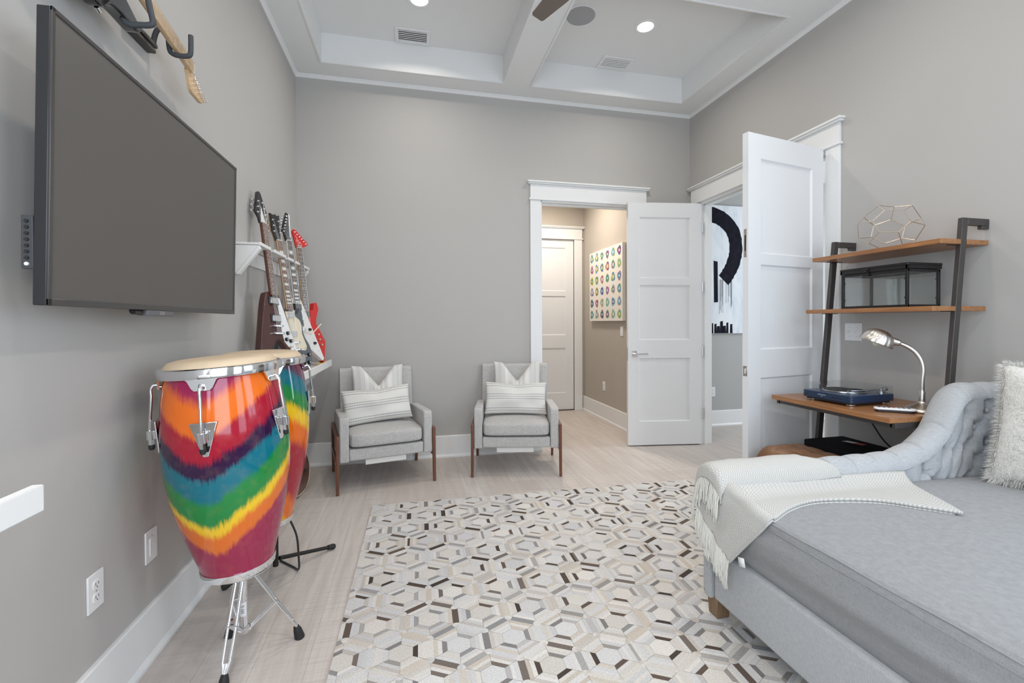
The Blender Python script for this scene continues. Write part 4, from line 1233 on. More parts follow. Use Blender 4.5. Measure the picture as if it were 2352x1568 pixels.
# black low tripod under the rear drum
SX1, SY1 = -.660, 2.40
o = thing('drum_stand', 'black low tripod stand under the rear conga', 'drum stand', (SX1, SY1, 0))
b = MB().cyl((SX1, SY1, .055), (SX1, SY1, .285), .013, n=18).lathe([(.013, .275), (.05, .281), (.098, .303), (.104, .311), (.03, .311)], 32, (-.676, 2.318, 0))
b.build('center_tube', M['black_metal'], o, smooth=40)
for fx, fy in ((-.432, 2.622), (-.862, 2.335), (-.735, 2.66)):
    ft = Vector((fx, fy, .016)); top = Vector((SX1, SY1, .085)).lerp(Vector((fx, fy, .085)), .06)
    e = top.lerp(ft, .9)
    lg = MB().tube([top, e, ft], [.010, .009, .009], 12).build('leg', M['black_metal'], o, smooth=50)
    MB().tube([e, ft, ft + (ft - e).normalized() * .012], [.0125, .0155, .012], 14).build('rubber_foot', M['rubber'], lg, smooth=50)
o = MB().tube(smoothpath([(-.585, 2.36, .295), (-.56, 2.385, .20), (-.555, 2.40, .09), (-.560, 2.42, .016), (-.60, 2.47, .006), (-.68, 2.55, .006)], 24), .005, 8).build('power_cord', M['black_plastic'], off=(-.58, 2.4, 0))
tag(o, 'thin black cord hanging behind the front conga', 'cord')
# ------------------------------------------------------------------ rug of pieced hide hexagons
n = NT('pieced_hide')
at = n.node('ShaderNodeVertexColor'); at.layer_name = 'Col'
co = n.coord()
h1 = n.noise(n.mapped(co, (420, 120, 1), rot=(0, 0, .6)), 1, 3)
h2 = n.noise(n.mapped(co, (120, 420, 1), rot=(0, 0, .2)), 1, 3)
hh = n.math('ADD', n.math('MULTIPLY', h1, .5), n.math('MULTIPLY', h2, .5))
n.base(n.mix(1.0, at.outputs[0], n.ramp(hh, [(.25, (.55, .54, .53)), (.5, (.98, .98, .98)), (.8, (1.25, 1.25, 1.25))]), 'MULTIPLY'))
n.set(Roughness=.75)
n.b.inputs['Specular IOR Level'].default_value = .25
n.bump(hh, .4, .003)
rug = thing('patchwork_rug', 'pale cowhide patchwork rug with hexagon pattern in greys and browns', 'rug', (0, 0, 0))
RC, RW, RL_, RA = Vector((-.265, 3.170, 0)), 2.36, 3.0, R_(-1.1)
rx = Vector((math.cos(RA), math.sin(RA), 0)); ry = Vector((math.sin(RA), -math.cos(RA), 0))
def RP(a, c, z): return RC + rx * a + ry * c + Vector((0, 0, z))
MB().add([RP(a, c, zz) for zz in (.001, .0085) for a, c in ((0, 0), (RW, 0), (RW, RL_), (0, RL_))], [(3, 2, 1, 0), (4, 5, 6, 7), (0, 1, 5, 4), (1, 2, 6, 5), (2, 3, 7, 6), (3, 0, 4, 7)])
b = MB(); b.add([RP(a, c, zz) for zz in (.0005, .0085) for a, c in ((0, 0), (RW, 0), (RW, RL_), (0, RL_))], [(3, 2, 1, 0), (4, 5, 6, 7), (0, 1, 5, 4), (1, 2, 6, 5), (2, 3, 7, 6), (3, 0, 4, 7)])
b.build('backing', plain('rug_backing', (.50, .46, .41), .9), rug, smooth=0)
rr_ = random.Random(11)
WHT = [(.64, .62, .60), (.60, .59, .58), (.66, .63, .59), (.58, .57, .57), (.62, .585, .54)]
CRM = [(.56, .50, .43), (.53, .49, .45), (.58, .53, .47), (.47, .45, .44)]
GRY = [(.27, .265, .265), (.34, .33, .325), (.22, .205, .20), (.38, .365, .35), (.30, .28, .26)]
BRN = [(.085, .062, .05), (.06, .045, .038), (.12, .088, .07), (.17, .14, .12)]
def dk(): return rr_.choice(GRY if rr_.random() < .56 else BRN)
def pale(): return rr_.choice(WHT if rr_.random() < .62 else CRM)
PX_, PY_ = .2165, .1735
AP = PX_ / 2
polys = []
def hexv(cx, cy, f):
    out = []
    for k_ in range(6):
        a = R_(30 + 60 * k_)
        out.append((cx + AP * f / math.cos(R_(30)) * math.cos(a), cy + AP * f / math.cos(R_(30)) * math.sin(a) * PY_ / (PX_ * .8660254)))
    return out
edge_col = {}
for row in range(-1, 19):
    for c in range(-1, 13):
        cx = c * PX_ + (PX_ / 2 if row % 2 else 0) + .03
        cy = row * PY_ + .055
        v = {f: hexv(cx, cy, f) for f in (.41, .58, .73, .88, 1.0)}
        polys.append((v[.41], rr_.choice(WHT)))
        off = rr_.randint(0, 1); cor = rr_.choice(WHT + CRM[:2])
        for k_ in range(6):
            k2 = (k_ + 1) % 6
            q = lambda f0, f1: [v[f0][k_], v[f1][k_], v[f1][k2], v[f0][k2]]
            polys.append((q(.41, .58), dk() if (k_ + off) % 2 == 0 and rr_.random() < .93 else pale()))
            polys.append((q(.58, .73), rr_.choice(WHT)))
            polys.append((q(.73, .88), rr_.choice(WHT + CRM[:2])))
            key = (round((v[1.0][k_][0] + v[1.0][k2][0]) / 2, 3), round((v[1.0][k_][1] + v[1.0][k2][1]) / 2, 3))
            if key not in edge_col:
                u = rr_.random()
                edge_col[key] = rr_.choice(BRN) if u < .17 else (rr_.choice(GRY) if u < .42 else pale())
            # the bar stops short of the corner
            e0, e1 = Vector(v[1.0][k_]), Vector(v[1.0][k2]); i0, i1 = Vector(v[.88][k_]), Vector(v[.88][k2])
            g_ = .12
            a0, a1, b0, b1 = e0.lerp(e1, g_), e1.lerp(e0, g_), i0.lerp(i1, g_ * .35), i1.lerp(i0, g_ * .35)
            polys.append(([tuple(b0), tuple(a0), tuple(a1), tuple(b1)], edge_col[key], 1.0))
            polys.append(([tuple(i0), tuple(e0), tuple(a0), tuple(b0)], cor))
            polys.append(([tuple(b1), tuple(a1), tuple(e1), tuple(i1)], cor))
def clip(poly, fa, fb):
    """keep points with fa(p) >= fb"""
    out = []
    for i in range(len(poly)):
        p, q = poly[i - 1], poly[i]
        dp, dq = fa(p) - fb, fa(q) - fb
        if dp >= 0 and dq >= 0: out.append(q)
        elif dp >= 0 or dq >= 0:
            t = dp / (dp - dq)
            x = (p[0] + (q[0] - p[0]) * t, p[1] + (q[1] - p[1]) * t)
            out.append(x)
            if dq >= 0: out.append(q)
    return out
b = MB(); b.col = []
for poly, col, *sk in polys:
    p = poly; sk = sk[0] if sk else .985
    for fa, fb in ((lambda q: q[0], 0), (lambda q: -q[0], -RW), (lambda q: q[1], 0), (lambda q: -q[1], -RL_)):
        if len(p) >= 3: p = clip(p, fa, fb)
    if len(p) < 3: continue
    cxm, cym = sum(q[0] for q in p) / len(p), sum(q[1] for q in p) / len(p)
    b.add([RP(cxm + (q[0] - cxm) * sk, cym + (q[1] - cym) * sk, .0105) for q in p], [tuple(range(len(p)))])
    j = rr_.uniform(.93, 1.07) if sk < 1 else 1
    b.col.append(tuple(x * j for x in col))
b.build('hide_patches', n.mat, rug, smooth=0)

# ------------------------------------------------------------------ pillows
def pillow_mesh(W_, H_, T_, chop=0.0, nu=41, nv=31, pinch=.07, seed=1, lump=.006):
    """local: x across, z up (0 at the bottom), y thickness; both faces in one closed surface"""
    rg = random.Random(seed)
    ph = [rg.uniform(0, 6) for _ in range(6)]
    def pt(u, v, side):
        a, c = 2 * u - 1, 2 * v - 1
        x = a * W_ / 2 * (1 - pinch * (1 - c * c) ** 1.0)
        z = c * H_ / 2 * (1 - pinch * 1.1 * (1 - a * a))
        th = T_ / 2 * (max(0, 1 - a ** 2) ** .42) * (max(0, 1 - c ** 2) ** .42)
        th += lump * (math.sin(5 * a + ph[0] + 2 * c) + math.sin(6 * c + ph[1] - 2 * a)) * (1 - a * a) * (1 - c * c)
        if chop:
            k_ = max(0, 1 - abs(a / .62)) ** 1.0 * ((c + 1) / 2) ** 2.2
            z -= chop * k_
            th *= 1 - (.45 if chop > .1 else .15) * math.exp(-(a / .13) ** 2) * ((c + 1) / 2) ** 2
        return Vector((x, -th * side, z + H_ / 2))
    b = MB()
    b.grid(lambda u, v: pt(u, v, 1), nu, nv, uvfn=lambda u, v: (u, v))
    b.grid(lambda u, v: pt(u, v, -1), nu, nv, uvfn=lambda u, v: (u, v))
    return b

def pillow_obj(name, label, cat, mb, mat, pos, rotz, lean, roll=0, group=None, sub=1):
    o = mb.build(name, mat, smooth=70, subsurf=sub, merge=True)
    o.rotation_mode = 'XYZ'
    m = Matrix.Translation(pos) @ Matrix.Rotation(rotz, 4, 'Z') @ Matrix.Rotation(-lean, 4, 'X') @ Matrix.Rotation(roll, 4, 'Y')
    o.matrix_world = m
    return tag(o, label, cat, group)

n = NT('stitched_linen')
uv = n.sep(n.coord('UV'))
mask = None
for v0 in (.93, .86, .60, .53, .46, .17, .10):
    q = n.math('LESS_THAN', n.math('ABSOLUTE', n.math('SUBTRACT', uv[1], v0)), .0115)
    mask = q if mask is None else n.math('MAXIMUM', mask, q)
dash = n.math('LESS_THAN', n.math('FRACT', n.math('MULTIPLY', uv[0], 42.0)), .55)
mask = n.math('MULTIPLY', mask, dash)
f = n.noise(n.mapped(n.coord(), (500, 500, 500)), 1, 2)
n.base(n.mix(n.math('MULTIPLY', mask, .85), n.ramp(f, [(.3, (.66, .64, .60)), (.7, (.76, .745, .71))]), (.12, .125, .14)))
n.set(Roughness=.95); n.b.inputs['Specular IOR Level'].default_value = .15
n.bump(n.math('ADD', f, mask), .35, .002)
lumbar_mat = n.mat
n = NT('striped_linen')
uv = n.sep(n.coord('UV'))
s1 = n.math('SINE', n.math('MULTIPLY', uv[0], 2 * math.pi * 28))
band = n.noise(n.comb(n.math('MULTIPLY', uv[0], 1.0), 0.0, 0.0), 9, 2)
mk = n.math('MULTIPLY', n.math('GREATER_THAN', band, .47), n.math('ADD', n.math('MULTIPLY', s1, .25), .6))
wide = n.math('LESS_THAN', n.math('ABSOLUTE', n.math('SUBTRACT', n.math('FRACT', n.math('MULTIPLY', uv[0], 4.0)), .5)), .10)
mk = n.math('MAXIMUM', mk, n.math('MULTIPLY', wide, .9))
n.base(n.mix(n.math('MULTIPLY', mk, .62), (.74, .725, .69), (.47, .455, .44)))
n.set(Roughness=.95); n.b.inputs['Specular IOR Level'].default_value = .15
n.bump(n.noise(n.mapped(n.coord(), (500, 500, 500)), 1, 2), .35, .002)
striped_mat = n.mat

# ------------------------------------------------------------------ armchairs
tweed = fabric('heather_tweed', (.56, .54, .515), (.40, .395, .39), 300, (.10, .10, 1.0), bump=.6)
tweed2 = fabric('heather_tweed_seat', (.56, .54, .515), (.39, .385, .38), 300, (.12, .5, 1.0), bump=.6)
def softbox(mb, x0, x1, y0, y1, z0, z1, e=.02, crown_=0.0, nx=13, ny=13, mi=0):
    """box with rounded edges and a slight crown, as a closed superellipsoid-like shell"""
    cx, cy, cz = (x0 + x1) / 2, (y0 + y1) / 2, (z0 + z1) / 2
    hx, hy, hz = (x1 - x0) / 2, (y1 - y0) / 2, (z1 - z0) / 2
    bm = bmesh.new(); bmesh.ops.create_cube(bm, size=2)
    bmesh.ops.subdivide_edges(bm, edges=bm.edges[:], cuts=7, use_grid_fill=True)
    vs = []
    for v in bm.verts:
        p = v.co
        q = Vector((p.x * hx, p.y * hy, p.z * hz))
        # round: clamp into the inner box then push out by e
        inn = Vector((max(-hx + e, min(hx - e, q.x)), max(-hy + e, min(hy - e, q.y)), max(-hz + e, min(hz - e, q.z))))
        d = q - inn
        if d.length > 1e-9: q = inn + d.normalized() * e
        q.z += crown_ * (1 - p.x ** 2) * (1 - p.y ** 2) * (1 if p.z > 0 else 0) * max(p.z, 0)
        vs.append(Vector((cx, cy, cz)) + q)
    idx = {v: i for i, v in enumerate(bm.verts)}
    # redistribute so that edge loops sit near the rounding
    mb.add(vs, [tuple(idx[v] for v in f.verts) for f in bm.faces], mi)
    bm.free()
    return mb

CL_ = ((-.178, 3.501, 0), R_(12.6)); CR_ = ((.822, 3.518, 0), R_(-11.6))
ch = thing('armchair', 'grey tweed armchair with walnut side frames, nearest the left wall', 'armchair', (0, 0, 0), world=False, group='matching grey armchairs')
# seat platform
MB().box((-.275, .015, .232), (.275, .53, .318)).build('seat_base', tweed, ch, bevel=.012, seg=3)
b = softbox(MB(), -.274, .274, -.005, .50, .322, .440, .034, .016)
b.build('seat_cushion', tweed2, ch, smooth=60, subsurf=1)
b = MB()
prof = [(.015, .225), (.53, .225), (.56, .60), (.46, .60), (.10, .555), (.035, .555), (.010, .50)]
for s_, nm in ((-1, 'armrest'), (1, 'armrest')):
    x0, x1 = (.277, .343)
    MB().prism(roundpoly([(.008, .228), (.535, .228), (.555, .50), (.50, .545), (.06, .557), (.022, .555), (.008, .52)], [.012, .012, .02, .04, .03, .03, .03], 4), lambda a, c, w: (w * s_, a, c), x0, x1).build(nm, tweed, ch, bevel=.012, seg=3)
b = MB().prism(roundpoly([(.475, .30), (.565, .30), (.640, .862), (.555, .868)], [.01, .01, .03, .03], 4), lambda a, c, w: (w, a, c), -.300, .300)
b.build('backrest', tweed, ch, bevel=.014, seg=3)
def taper(p0, p1, w0, w1, d0, d1):
    p0, p1 = Vector(p0), Vector(p1)
    vs = [p + Vector((a * w / 2, c * d / 2, 0)) for p, w, d in ((p0, w0, d0), (p1, w1, d1)) for a, c in ((-1, -1), (1, -1), (1, 1), (-1, 1))]
    return vs, [(3, 2, 1, 0), (4, 5, 6, 7), (0, 1, 5, 4), (1, 2, 6, 5), (2, 3, 7, 6), (3, 0, 4, 7)]
for s_ in (-1, 1):
    b = MB(); b.add(*taper((s_ * .358, .004, 0), (s_ * .356, .016, .425), .022, .024, .022, .034)); b.build('leg', M['walnut'], ch, bevel=.005)
    b = MB(); b.add(*taper((s_ * .350, .592, 0), (s_ * .356, .545, .425), .022, .024, .022, .034)); b.build('leg', M['walnut'], ch, bevel=.005)
    MB().beam((s_ * .356, .005, .413), (s_ * .356, .556, .413), .024, .028).build('side_rail', M['walnut'], ch, bevel=.005)
    MB().beam((s_ * .356, .015, .215), (s_ * .356, .57, .215), .020, .022).build('stretcher', M['walnut'], ch, bevel=.004)
b = MB(); b.add([(-.15, .05, .206), (.15, .05, .206), (.15, .09, .190), (-.15, .09, .190), (-.15, .052, .2055), (.15, .052, .2055)], [(0, 1, 2, 3)])
MB().obox((-.01, .035, .2115), (.15, 0, 0), (0, .010, -.004), (0, .006, .020)).build('care_label', plain('paper_tag', (.62, .60, .57), .8), ch)
ch.location = CL_[0]; ch.rotation_euler = (0, 0, CL_[1])
copy_thing(ch, CR_[0], CR_[1], 'grey tweed armchair with walnut side frames, next to the hall doorway', 'matching grey armchairs')
def chp(base, x, y, z):
    loc, a = base
    return Vector((loc[0] + x * math.cos(a) - y * math.sin(a), loc[1] + x * math.sin(a) + y * math.cos(a), z))
for base, lab, sd, roll, off in ((CL_, 'left', 3, R_(3.5), -.025), (CR_, 'right', 8, R_(-1), 0)):
    pillow_obj('throw_pillow', 'striped square pillow with a dented top on the %s' % ('armchair nearest the left wall' if lab == 'left' else 'armchair by the doorway'), 'pillow',
               pillow_mesh(.43, .45, .15, chop=.17, seed=sd, pinch=.05), striped_mat, chp(base, .02 + off, .375, .458), base[1], R_(12), group='striped pillows')
    pillow_obj('lumbar_pillow', 'cream lumbar pillow with dashed stitching on the %s' % ('armchair nearest the left wall' if lab == 'left' else 'armchair by the doorway'), 'pillow',
               pillow_mesh(.545, .285, .13, chop=.018, seed=sd + 1, pinch=.045, lump=.008), lumbar_mat, chp(base, off, .235, .456), base[1], R_(18), -roll, group='lumbar pillows')

# ------------------------------------------------------------------ daybed
linen = fabric('blue_grey_linen', (.47, .475, .48), (.365, .375, .385), 420, (1, 1, .12), bump=.35, big=.03)
sheet = fabric('grey_sheet', (.30, .30, .302), (.238, .24, .243), 420, (1, 1, .12), bump=.3, big=.03)
bed = thing('daybed', 'blue-grey linen daybed with tufted sloping arm and oak feet', 'daybed', (2.0, .7, 0))
BX0, BX1, BY0, BY1 = 1.222, 2.845, -.52, 1.684
# front rail, arm base panel, back base
b = MB().box((BX0 + .004, BY0, .092), (BX0 + .05, BY1 - .048, .315)); b.build('front_rail', linen, bed, bevel=.012, seg=3)
def arm_top(X):
    pts = [(1.20, .650), (1.73, .653), (1.906, .653), (2.088, .655), (2.164, .664), (2.279, .704), (2.357, .760), (2.396, .806), (2.434, .870), (2.468, .936), (2.50, .956), (2.86, .953)]
    for (a, za), (c, zc) in zip(pts, pts[1:]):
        if X <= c:
            t = max(0, (X - a) / (c - a)); return za + (zc - za) * t
    return pts[-1][1]
def arm_top_s(X):
    return sum(arm_top(X + d) for d in (-.036, -.018, 0, .018, .036)) / 5
AYO, AYI, AYB = 1.684, 1.548, 1.640
rollr = .055
buttons = []
def tuft(X, w):
    """pleats over the roll, diamonds on the inner face; returns depth 0..1 of padding"""
    px, pw = .125, .150
    a = X / px
    if w < .06:
        dd = abs(a - round(a)) * px
        return 1 - .9 * math.exp(-(dd / .0045) ** 2) - .45 * math.exp(-(dd / .030) ** 2)
    s_, t_ = a + (w - .06) / pw, a - (w - .06) / pw
    dmd = (abs(math.sin(math.pi * s_)) * abs(math.sin(math.pi * t_))) ** .42
    s2 = min(abs(s_ - round(s_)), abs(t_ - round(t_))) * px
    ds, dt = s_ - round(s_), t_ - round(t_)
    db = math.hypot((ds + dt) / 2 * px, (ds - dt) / 2 * pw)
    return max(0.0, .88 + .12 * dmd - .16 * math.exp(-(s2 / .006) ** 2) - .85 * math.exp(-(db / .026) ** 2))
def arm_pt(u, v):
    X = BX0 - .008 + (BX1 - BX0 + .008) * u
    zt = arm_top_s(X)
    # section parameter: outside bottom -> up -> over the roll -> inside down to the mattress
    yc = (AYO + AYI) / 2 - .003; r = (AYO - AYI) / 2
    if v < .25:
        q = v / .25
        return Vector((X, AYO, .10 + (zt - r - .10) * q))
    if v < .62:
        q = (v - .25) / .37; a = math.pi * q
        pad = tuft(X, -.02 if q < .75 else (q - .75) * .1)
        rr = r * (1 - .16 * (1 - pad) * math.sin(a))
        return Vector((X, yc + rr * math.cos(a), zt - r + rr * math.sin(a)))
    q = (v - .62) / .38
    zb = .44
    z_ = (zt - r) + (zb - (zt - r)) * q
    w = (zt - r) - z_
    pad = tuft(X, w)
    return Vector((X, yc - r * (1 - .62 * (1 - pad)), z_))
b = MB().grid(arm_pt, 620, 90)
# front cap of the arm and back end
for u in (0.0, 1.0):
    ring = [arm_pt(u, j / 89) for j in range(90)]
    cen = sum(ring, Vector()) / 90
    b.add([cen] + ring, [(0, i, i + 1) for i in range(1, 90)] + [(0, 90, 1)])
b.build('tufted_arm', linen, bed, smooth=60)
MB().box((BX0 - .010, AYB, .088), (BX1, AYO - .001, .60)).build('arm_base', linen, bed, bevel=.010, seg=3)
# back along the right wall
def back_pt(u, v):
    Y = BY0 + (AYI + .02 - BY0) * u
    zt, r = .955, .07
    xc = 2.77
    if v < .25:
        q = v / .25; return Vector((xc + r, Y, .10 + (zt - r - .10) * q))
    if v < .6:
        q = (v - .25) / .35; a = math.pi * q
        pad = tuft(Y + .05, -.02 if q < .75 else .0)
        rr = r * (1 - .10 * (1 - pad) * math.sin(a))
        return Vector((xc + rr * math.cos(a), Y, zt - r + rr * math.sin(a)))
    q = (v - .6) / .4
    z_ = (zt - r) + (.44 - (zt - r)) * q
    pad = tuft(Y + .05, zt - r - z_)
    return Vector((xc - r * (1 - .62 * (1 - pad)), Y, z_))
b = MB().grid(back_pt, 300, 50)
for u in (0.0, 1.0):
    ring = [back_pt(u, j / 49) for j in range(50)]
    cen = sum(ring, Vector()) / 50
    b.add([cen] + ring, [(0, i, i + 1) for i in range(1, 50)] + [(0, 50, 1)])
b.build('tufted_back', linen, bed, smooth=60)
# buttons where the creases meet
k_ = 0
for i in range(14, 18):
    for j in range(0, 3):
        X = i * .165 + (.0 if j % 2 == 0 else .0825)
        if not (2.05 < X < 2.68): continue
        zz = arm_top_s(X) - (AYO - AYI) / 2 - .06 - j * .075
        if zz < .62: continue
        y_ = (AYO + AYI) / 2 - .003 - (AYO - AYI) / 2 * .66
        MB().sphere((X, y_ - .002, zz), .013, .006, .013, 14, 8).build('tuft_button', linen, bed)
for fx, fy in ((BX0 + .012, BY1 - .062), (BX0 + .012, BY0 + .02), (BX1 - .075, BY1 - .064), (BX1 - .075, BY0 + .02)):
    b = MB(); b.add(*taper((fx + .029, fy + .029, .0115 if fx < 2.1 else .0), (fx + .029, fy + .029, .10), .056, .066, .056, .066)); b.build('leg', M['oakleg'], bed, bevel=.003)
MB().box((BX0 + .05, BY0 + .02, .12), (BX1 - .08, BY1 - .06, .314)).build('platform', linen, bed)

# mattress with a fitted sheet
rg = random.Random(5)
MX0, MX1, MY0, MY1, MZ0, MZT = 1.232, 2.690, -.53, 1.546, .316, .538
def ground_noise(x, y):
    return (math.sin(3.1 * x + 1.7 * y + .5) + math.sin(5.3 * y - 2.2 * x + 1.3) + .6 * math.sin(9.1 * x + 4.7 * y)) / 2.6
def mat_top(x, y):
    d = min(x - MX0, MY1 - y, 1)
    d = max(d, 0)
    cr = .022 * (1 - math.exp(-d / .10))
    wr = .0028 * math.sin(38 * (x * .35 + y * .2) + 3 * math.sin(2.4 * y)) * math.exp(-((x - 1.75) / .45) ** 2) * math.exp(-((y - .85) / .5) ** 2)
    return MZT + cr + .004 * ground_noise(x, y) + wr
b = MB()
NY_, NX_ = 110, 90
def mat_pt(u, v):
    Y = MY0 + (MY1 - MY0) * u
    if v < .30:      # front side, bottom to top
        q = v / .30
        Z_ = MZ0 + (MZT - MZ0) * q
        bul = .016 * math.sin(math.pi * q)
        wr = .007 * math.sin(2 * math.pi * (q * 1.6 + .25 * math.sin(1.7 * Y) + .1)) * math.sin(math.pi * q) + .003 * math.sin(2 * math.pi * (q * 3 + Y * .8)) * math.sin(math.pi * q)
        tuck = .020 * (1 - q) ** 3
        edge = .010 * max(0, (q - .86) / .14) ** 2
        return Vector((MX0 + tuck - bul - wr + edge, Y, Z_))
    q = (v - .30) / .70
    X = MX0 + .010 + (MX1 - MX0 - .010) * (q ** 1.35)
    return Vector((X, Y, mat_top(X, Y)))
b.grid(mat_pt, NY_, NX_)
# the far and near ends and the underside
for u in (0.0, 1.0):
    ring = [mat_pt(u, j / (NX_ - 1)) for j in range(NX_)]
    low = [Vector((p.x, p.y, MZ0)) for p in ring]
    b.add(ring + low, [(i, i + 1, NX_ + i + 1, NX_ + i) for i in range(NX_ - 1)])
b.add([(MX0 + .02, MY0, MZ0), (MX1, MY0, MZ0), (MX1, MY1, MZ0), (MX0 + .02, MY1, MZ0), (MX1, MY0, MZT + .02), (MX1, MY1, MZT + .02)], [(0, 1, 2, 3), (1, 2, 5, 4)])
ms = thing('mattress', 'thick mattress in a grey fitted sheet lying on the daybed', 'mattress', (2.0, .5, MZ0))
mo = b.build('fitted_sheet', sheet, ms, smooth=60)
seam = MB()
seam.tube([Vector((MX0 + .0065, MY0 + (MY1 - MY0) * i / 60, MZT - .004 + .0015 * math.sin(i * .7))) for i in range(61)], .0032, 6)
seam.tube([Vector((MX0 - .004, MY0 + (MY1 - MY0) * i / 60, MZT - .026 + .0012 * math.sin(i * .6 + 1))) for i in range(61)], .0018, 6)
seam.build('seam', sheet, mo, smooth=60)

# ------------------------------------------------------------------ woven throw
n = NT('woven_throw')
uv = n.coord('UV')
us = n.sep(uv)
tri = n.math('ABSOLUTE', n.math('SUBTRACT', n.math('FRACT', n.math('MULTIPLY', us[1], 1 / .017)), .5))
zig = n.math('SINE', n.math('MULTIPLY', n.math('ADD', n.math('MULTIPLY', us[0], 1 / .0135), n.math('MULTIPLY', tri, 1.5)), 2 * math.pi))
rib = n.math('SUBTRACT', .5, tri)
st = n.ramp(n.math('ADD', n.math('MULTIPLY', zig, .5), .5), [(.12, (0, 0, 0)), (.55, (1, 1, 1))])
f = n.noise(n.mapped(uv, (700, 500, 1)), 1, 2)
wc = n.mix(st, (.43, .41, .375), (.575, .562, .53))
n.base(n.mix(n.math('MULTIPLY', f, .22), wc, (.50, .48, .45)))
n.set(Roughness=.95); n.b.inputs['Specular IOR Level'].default_value = .1
n.b.inputs['Sheen Weight'].default_value = .2
n.bump(n.math('ADD', n.math('MULTIPLY', f, .4), st), .45, .003)
throw_mat = n.mat
fringe_mat = plain('cream_fringe', (.64, .625, .57), .95, spec=.1)
th = thing('throw_blanket', 'cream woven throw with long fringe folded over the foot corner of the daybed', 'blanket', (1.6, 1.4, .5))
near = [(1.188, 1.492, .330), (1.200, 1.430, .415), (1.214, 1.362, .505), (1.240, 1.336, .556), (1.36, 1.375, .572), (1.52, 1.402, .574), (1.706, 1.352, .574), (1.80, 1.27, .573), (1.892, 1.188, .572)]
far = [(1.180, 1.672, .470), (1.186, 1.650, .545), (1.200, 1.612, .600), (1.235, 1.580, .625), (1.40, 1.552, .612), (1.60, 1.546, .606), (1.80, 1.544, .602), (1.96, 1.542, .600), (2.10, 1.536, .600)]
def layer_a(u, v, lift=0.0):
    P0, P1 = crom(near, u), crom(far, u)
    p = P0.lerp(P1, v)
    if p.x > 1.245:
        base = mat_top(p.x, p.y) + .010
        lin_ = p.z
        # rests on the mattress, climbs on to the arm at the far side
        rise = max(0, (p.y - 1.45) / .10)
        p.z = max(base + min(rise, 1) ** 2 * (far_z(p.x) - base), base)
        p.z += .003 * math.sin(14 * p.y + 5 * p.x)
    else:
        p.x += .004 * math.sin(v * 16 + u * 3) - .004
    p.z += lift
    return p
def far_z(x): return .612 - .010 * min(1, max(0, (x - 1.4) / .5))
def uvA(u, v): return (u * 1.05, v * .36)
b = MB().grid(layer_a, 70, 36, uvfn=uvA)
b.build('upper_fold', throw_mat, th, smooth=70, solid=.010)
# second fold below and lower layer visible along the near edge
b = MB().grid(lambda u, v: layer_a(min(u, .97), v * .9 + .01) + Vector((.0, -.006 + .004 * u, -.008 - .002)), 60, 30, uvfn=uvA)
b.build('lower_fold', throw_mat, th, smooth=70, solid=.006)
# the part lying over the low arm
def layer_b(u, v):
    # v: 0 at the mattress side .. 1 outside of the arm
    ys = [(1.534, .590), (1.541, .620), (1.566, .651), (1.612, .6685), (1.658, .657), (1.684, .620), (1.692, .570)]
    s_ = crom([(0, a, c) for a, c in ys], v)
    Y, Zt = s_.y, s_.z
    xr = 1.76 - .13 * min(1, max(0, (Y - 1.538) / .07)) 
    xl = 1.192
    # front end hangs down over the end of the arm
    tot = (xr - xl) + .06
    d = u * tot
    if d < .06:
        q = 1 - d / .06
        return Vector((xl - .004 - .008 * math.sin(q * 1.6), Y + .004 * math.sin(20 * Y), Zt - .012 - q * .05))
    X = xl + (d - .06)
    ed = max(0, 1 - (X - xl) / .02)
    dz = arm_top_s(X) - arm_top_s(1.4)
    return Vector((X, Y, Zt + dz - .012 * ed ** 2 + .002 * math.sin(30 * X)))
b = MB().grid(layer_b, 60, 24, uvfn=lambda u, v: (u * .8, v * .26 + .4))
b.build('arm_fold', throw_mat, th, smooth=70, solid=.008)
b = MB()
rg = random.Random(9)
def tassel(p, out_):
    L_ = rg.uniform(.085, .125)
    for q in range(3):
        ph = rg.uniform(0, 6)
        pts = []
        off_ = Vector((rg.uniform(-.006, .002), rg.uniform(-.006, .006), 0))
        for i in range(7):
            t = i / 6
            pts.append(p + off_ * t + Vector((-.012 * math.sin(t * 1.8) + .0022 * math.sin(ph + 9 * t), .003 * math.sin(ph + 8 * t) - .012 * t * out_, -L_ * t)))
        b.tube(pts, [.0030, .0034, .0030, .0032, .0028, .0026, .0012], 5)
for i in range(70):
    v = i / 69
    p = layer_a(0, v)
    tassel(p, .6)
for i in range(26):
    v = .2 + .8 * i / 25
    tassel(layer_b(0, v), 0)
b.build('fringe', fringe_mat, th, smooth=70)
b = MB(); b.add([(1.192, 1.452, .366), (1.196, 1.425, .372), (1.197, 1.418, .340), (1.192, 1.445, .333)], [(0, 1, 2, 3)])
b.build('care_tag', M['white_plastic'], th, solid=.001)

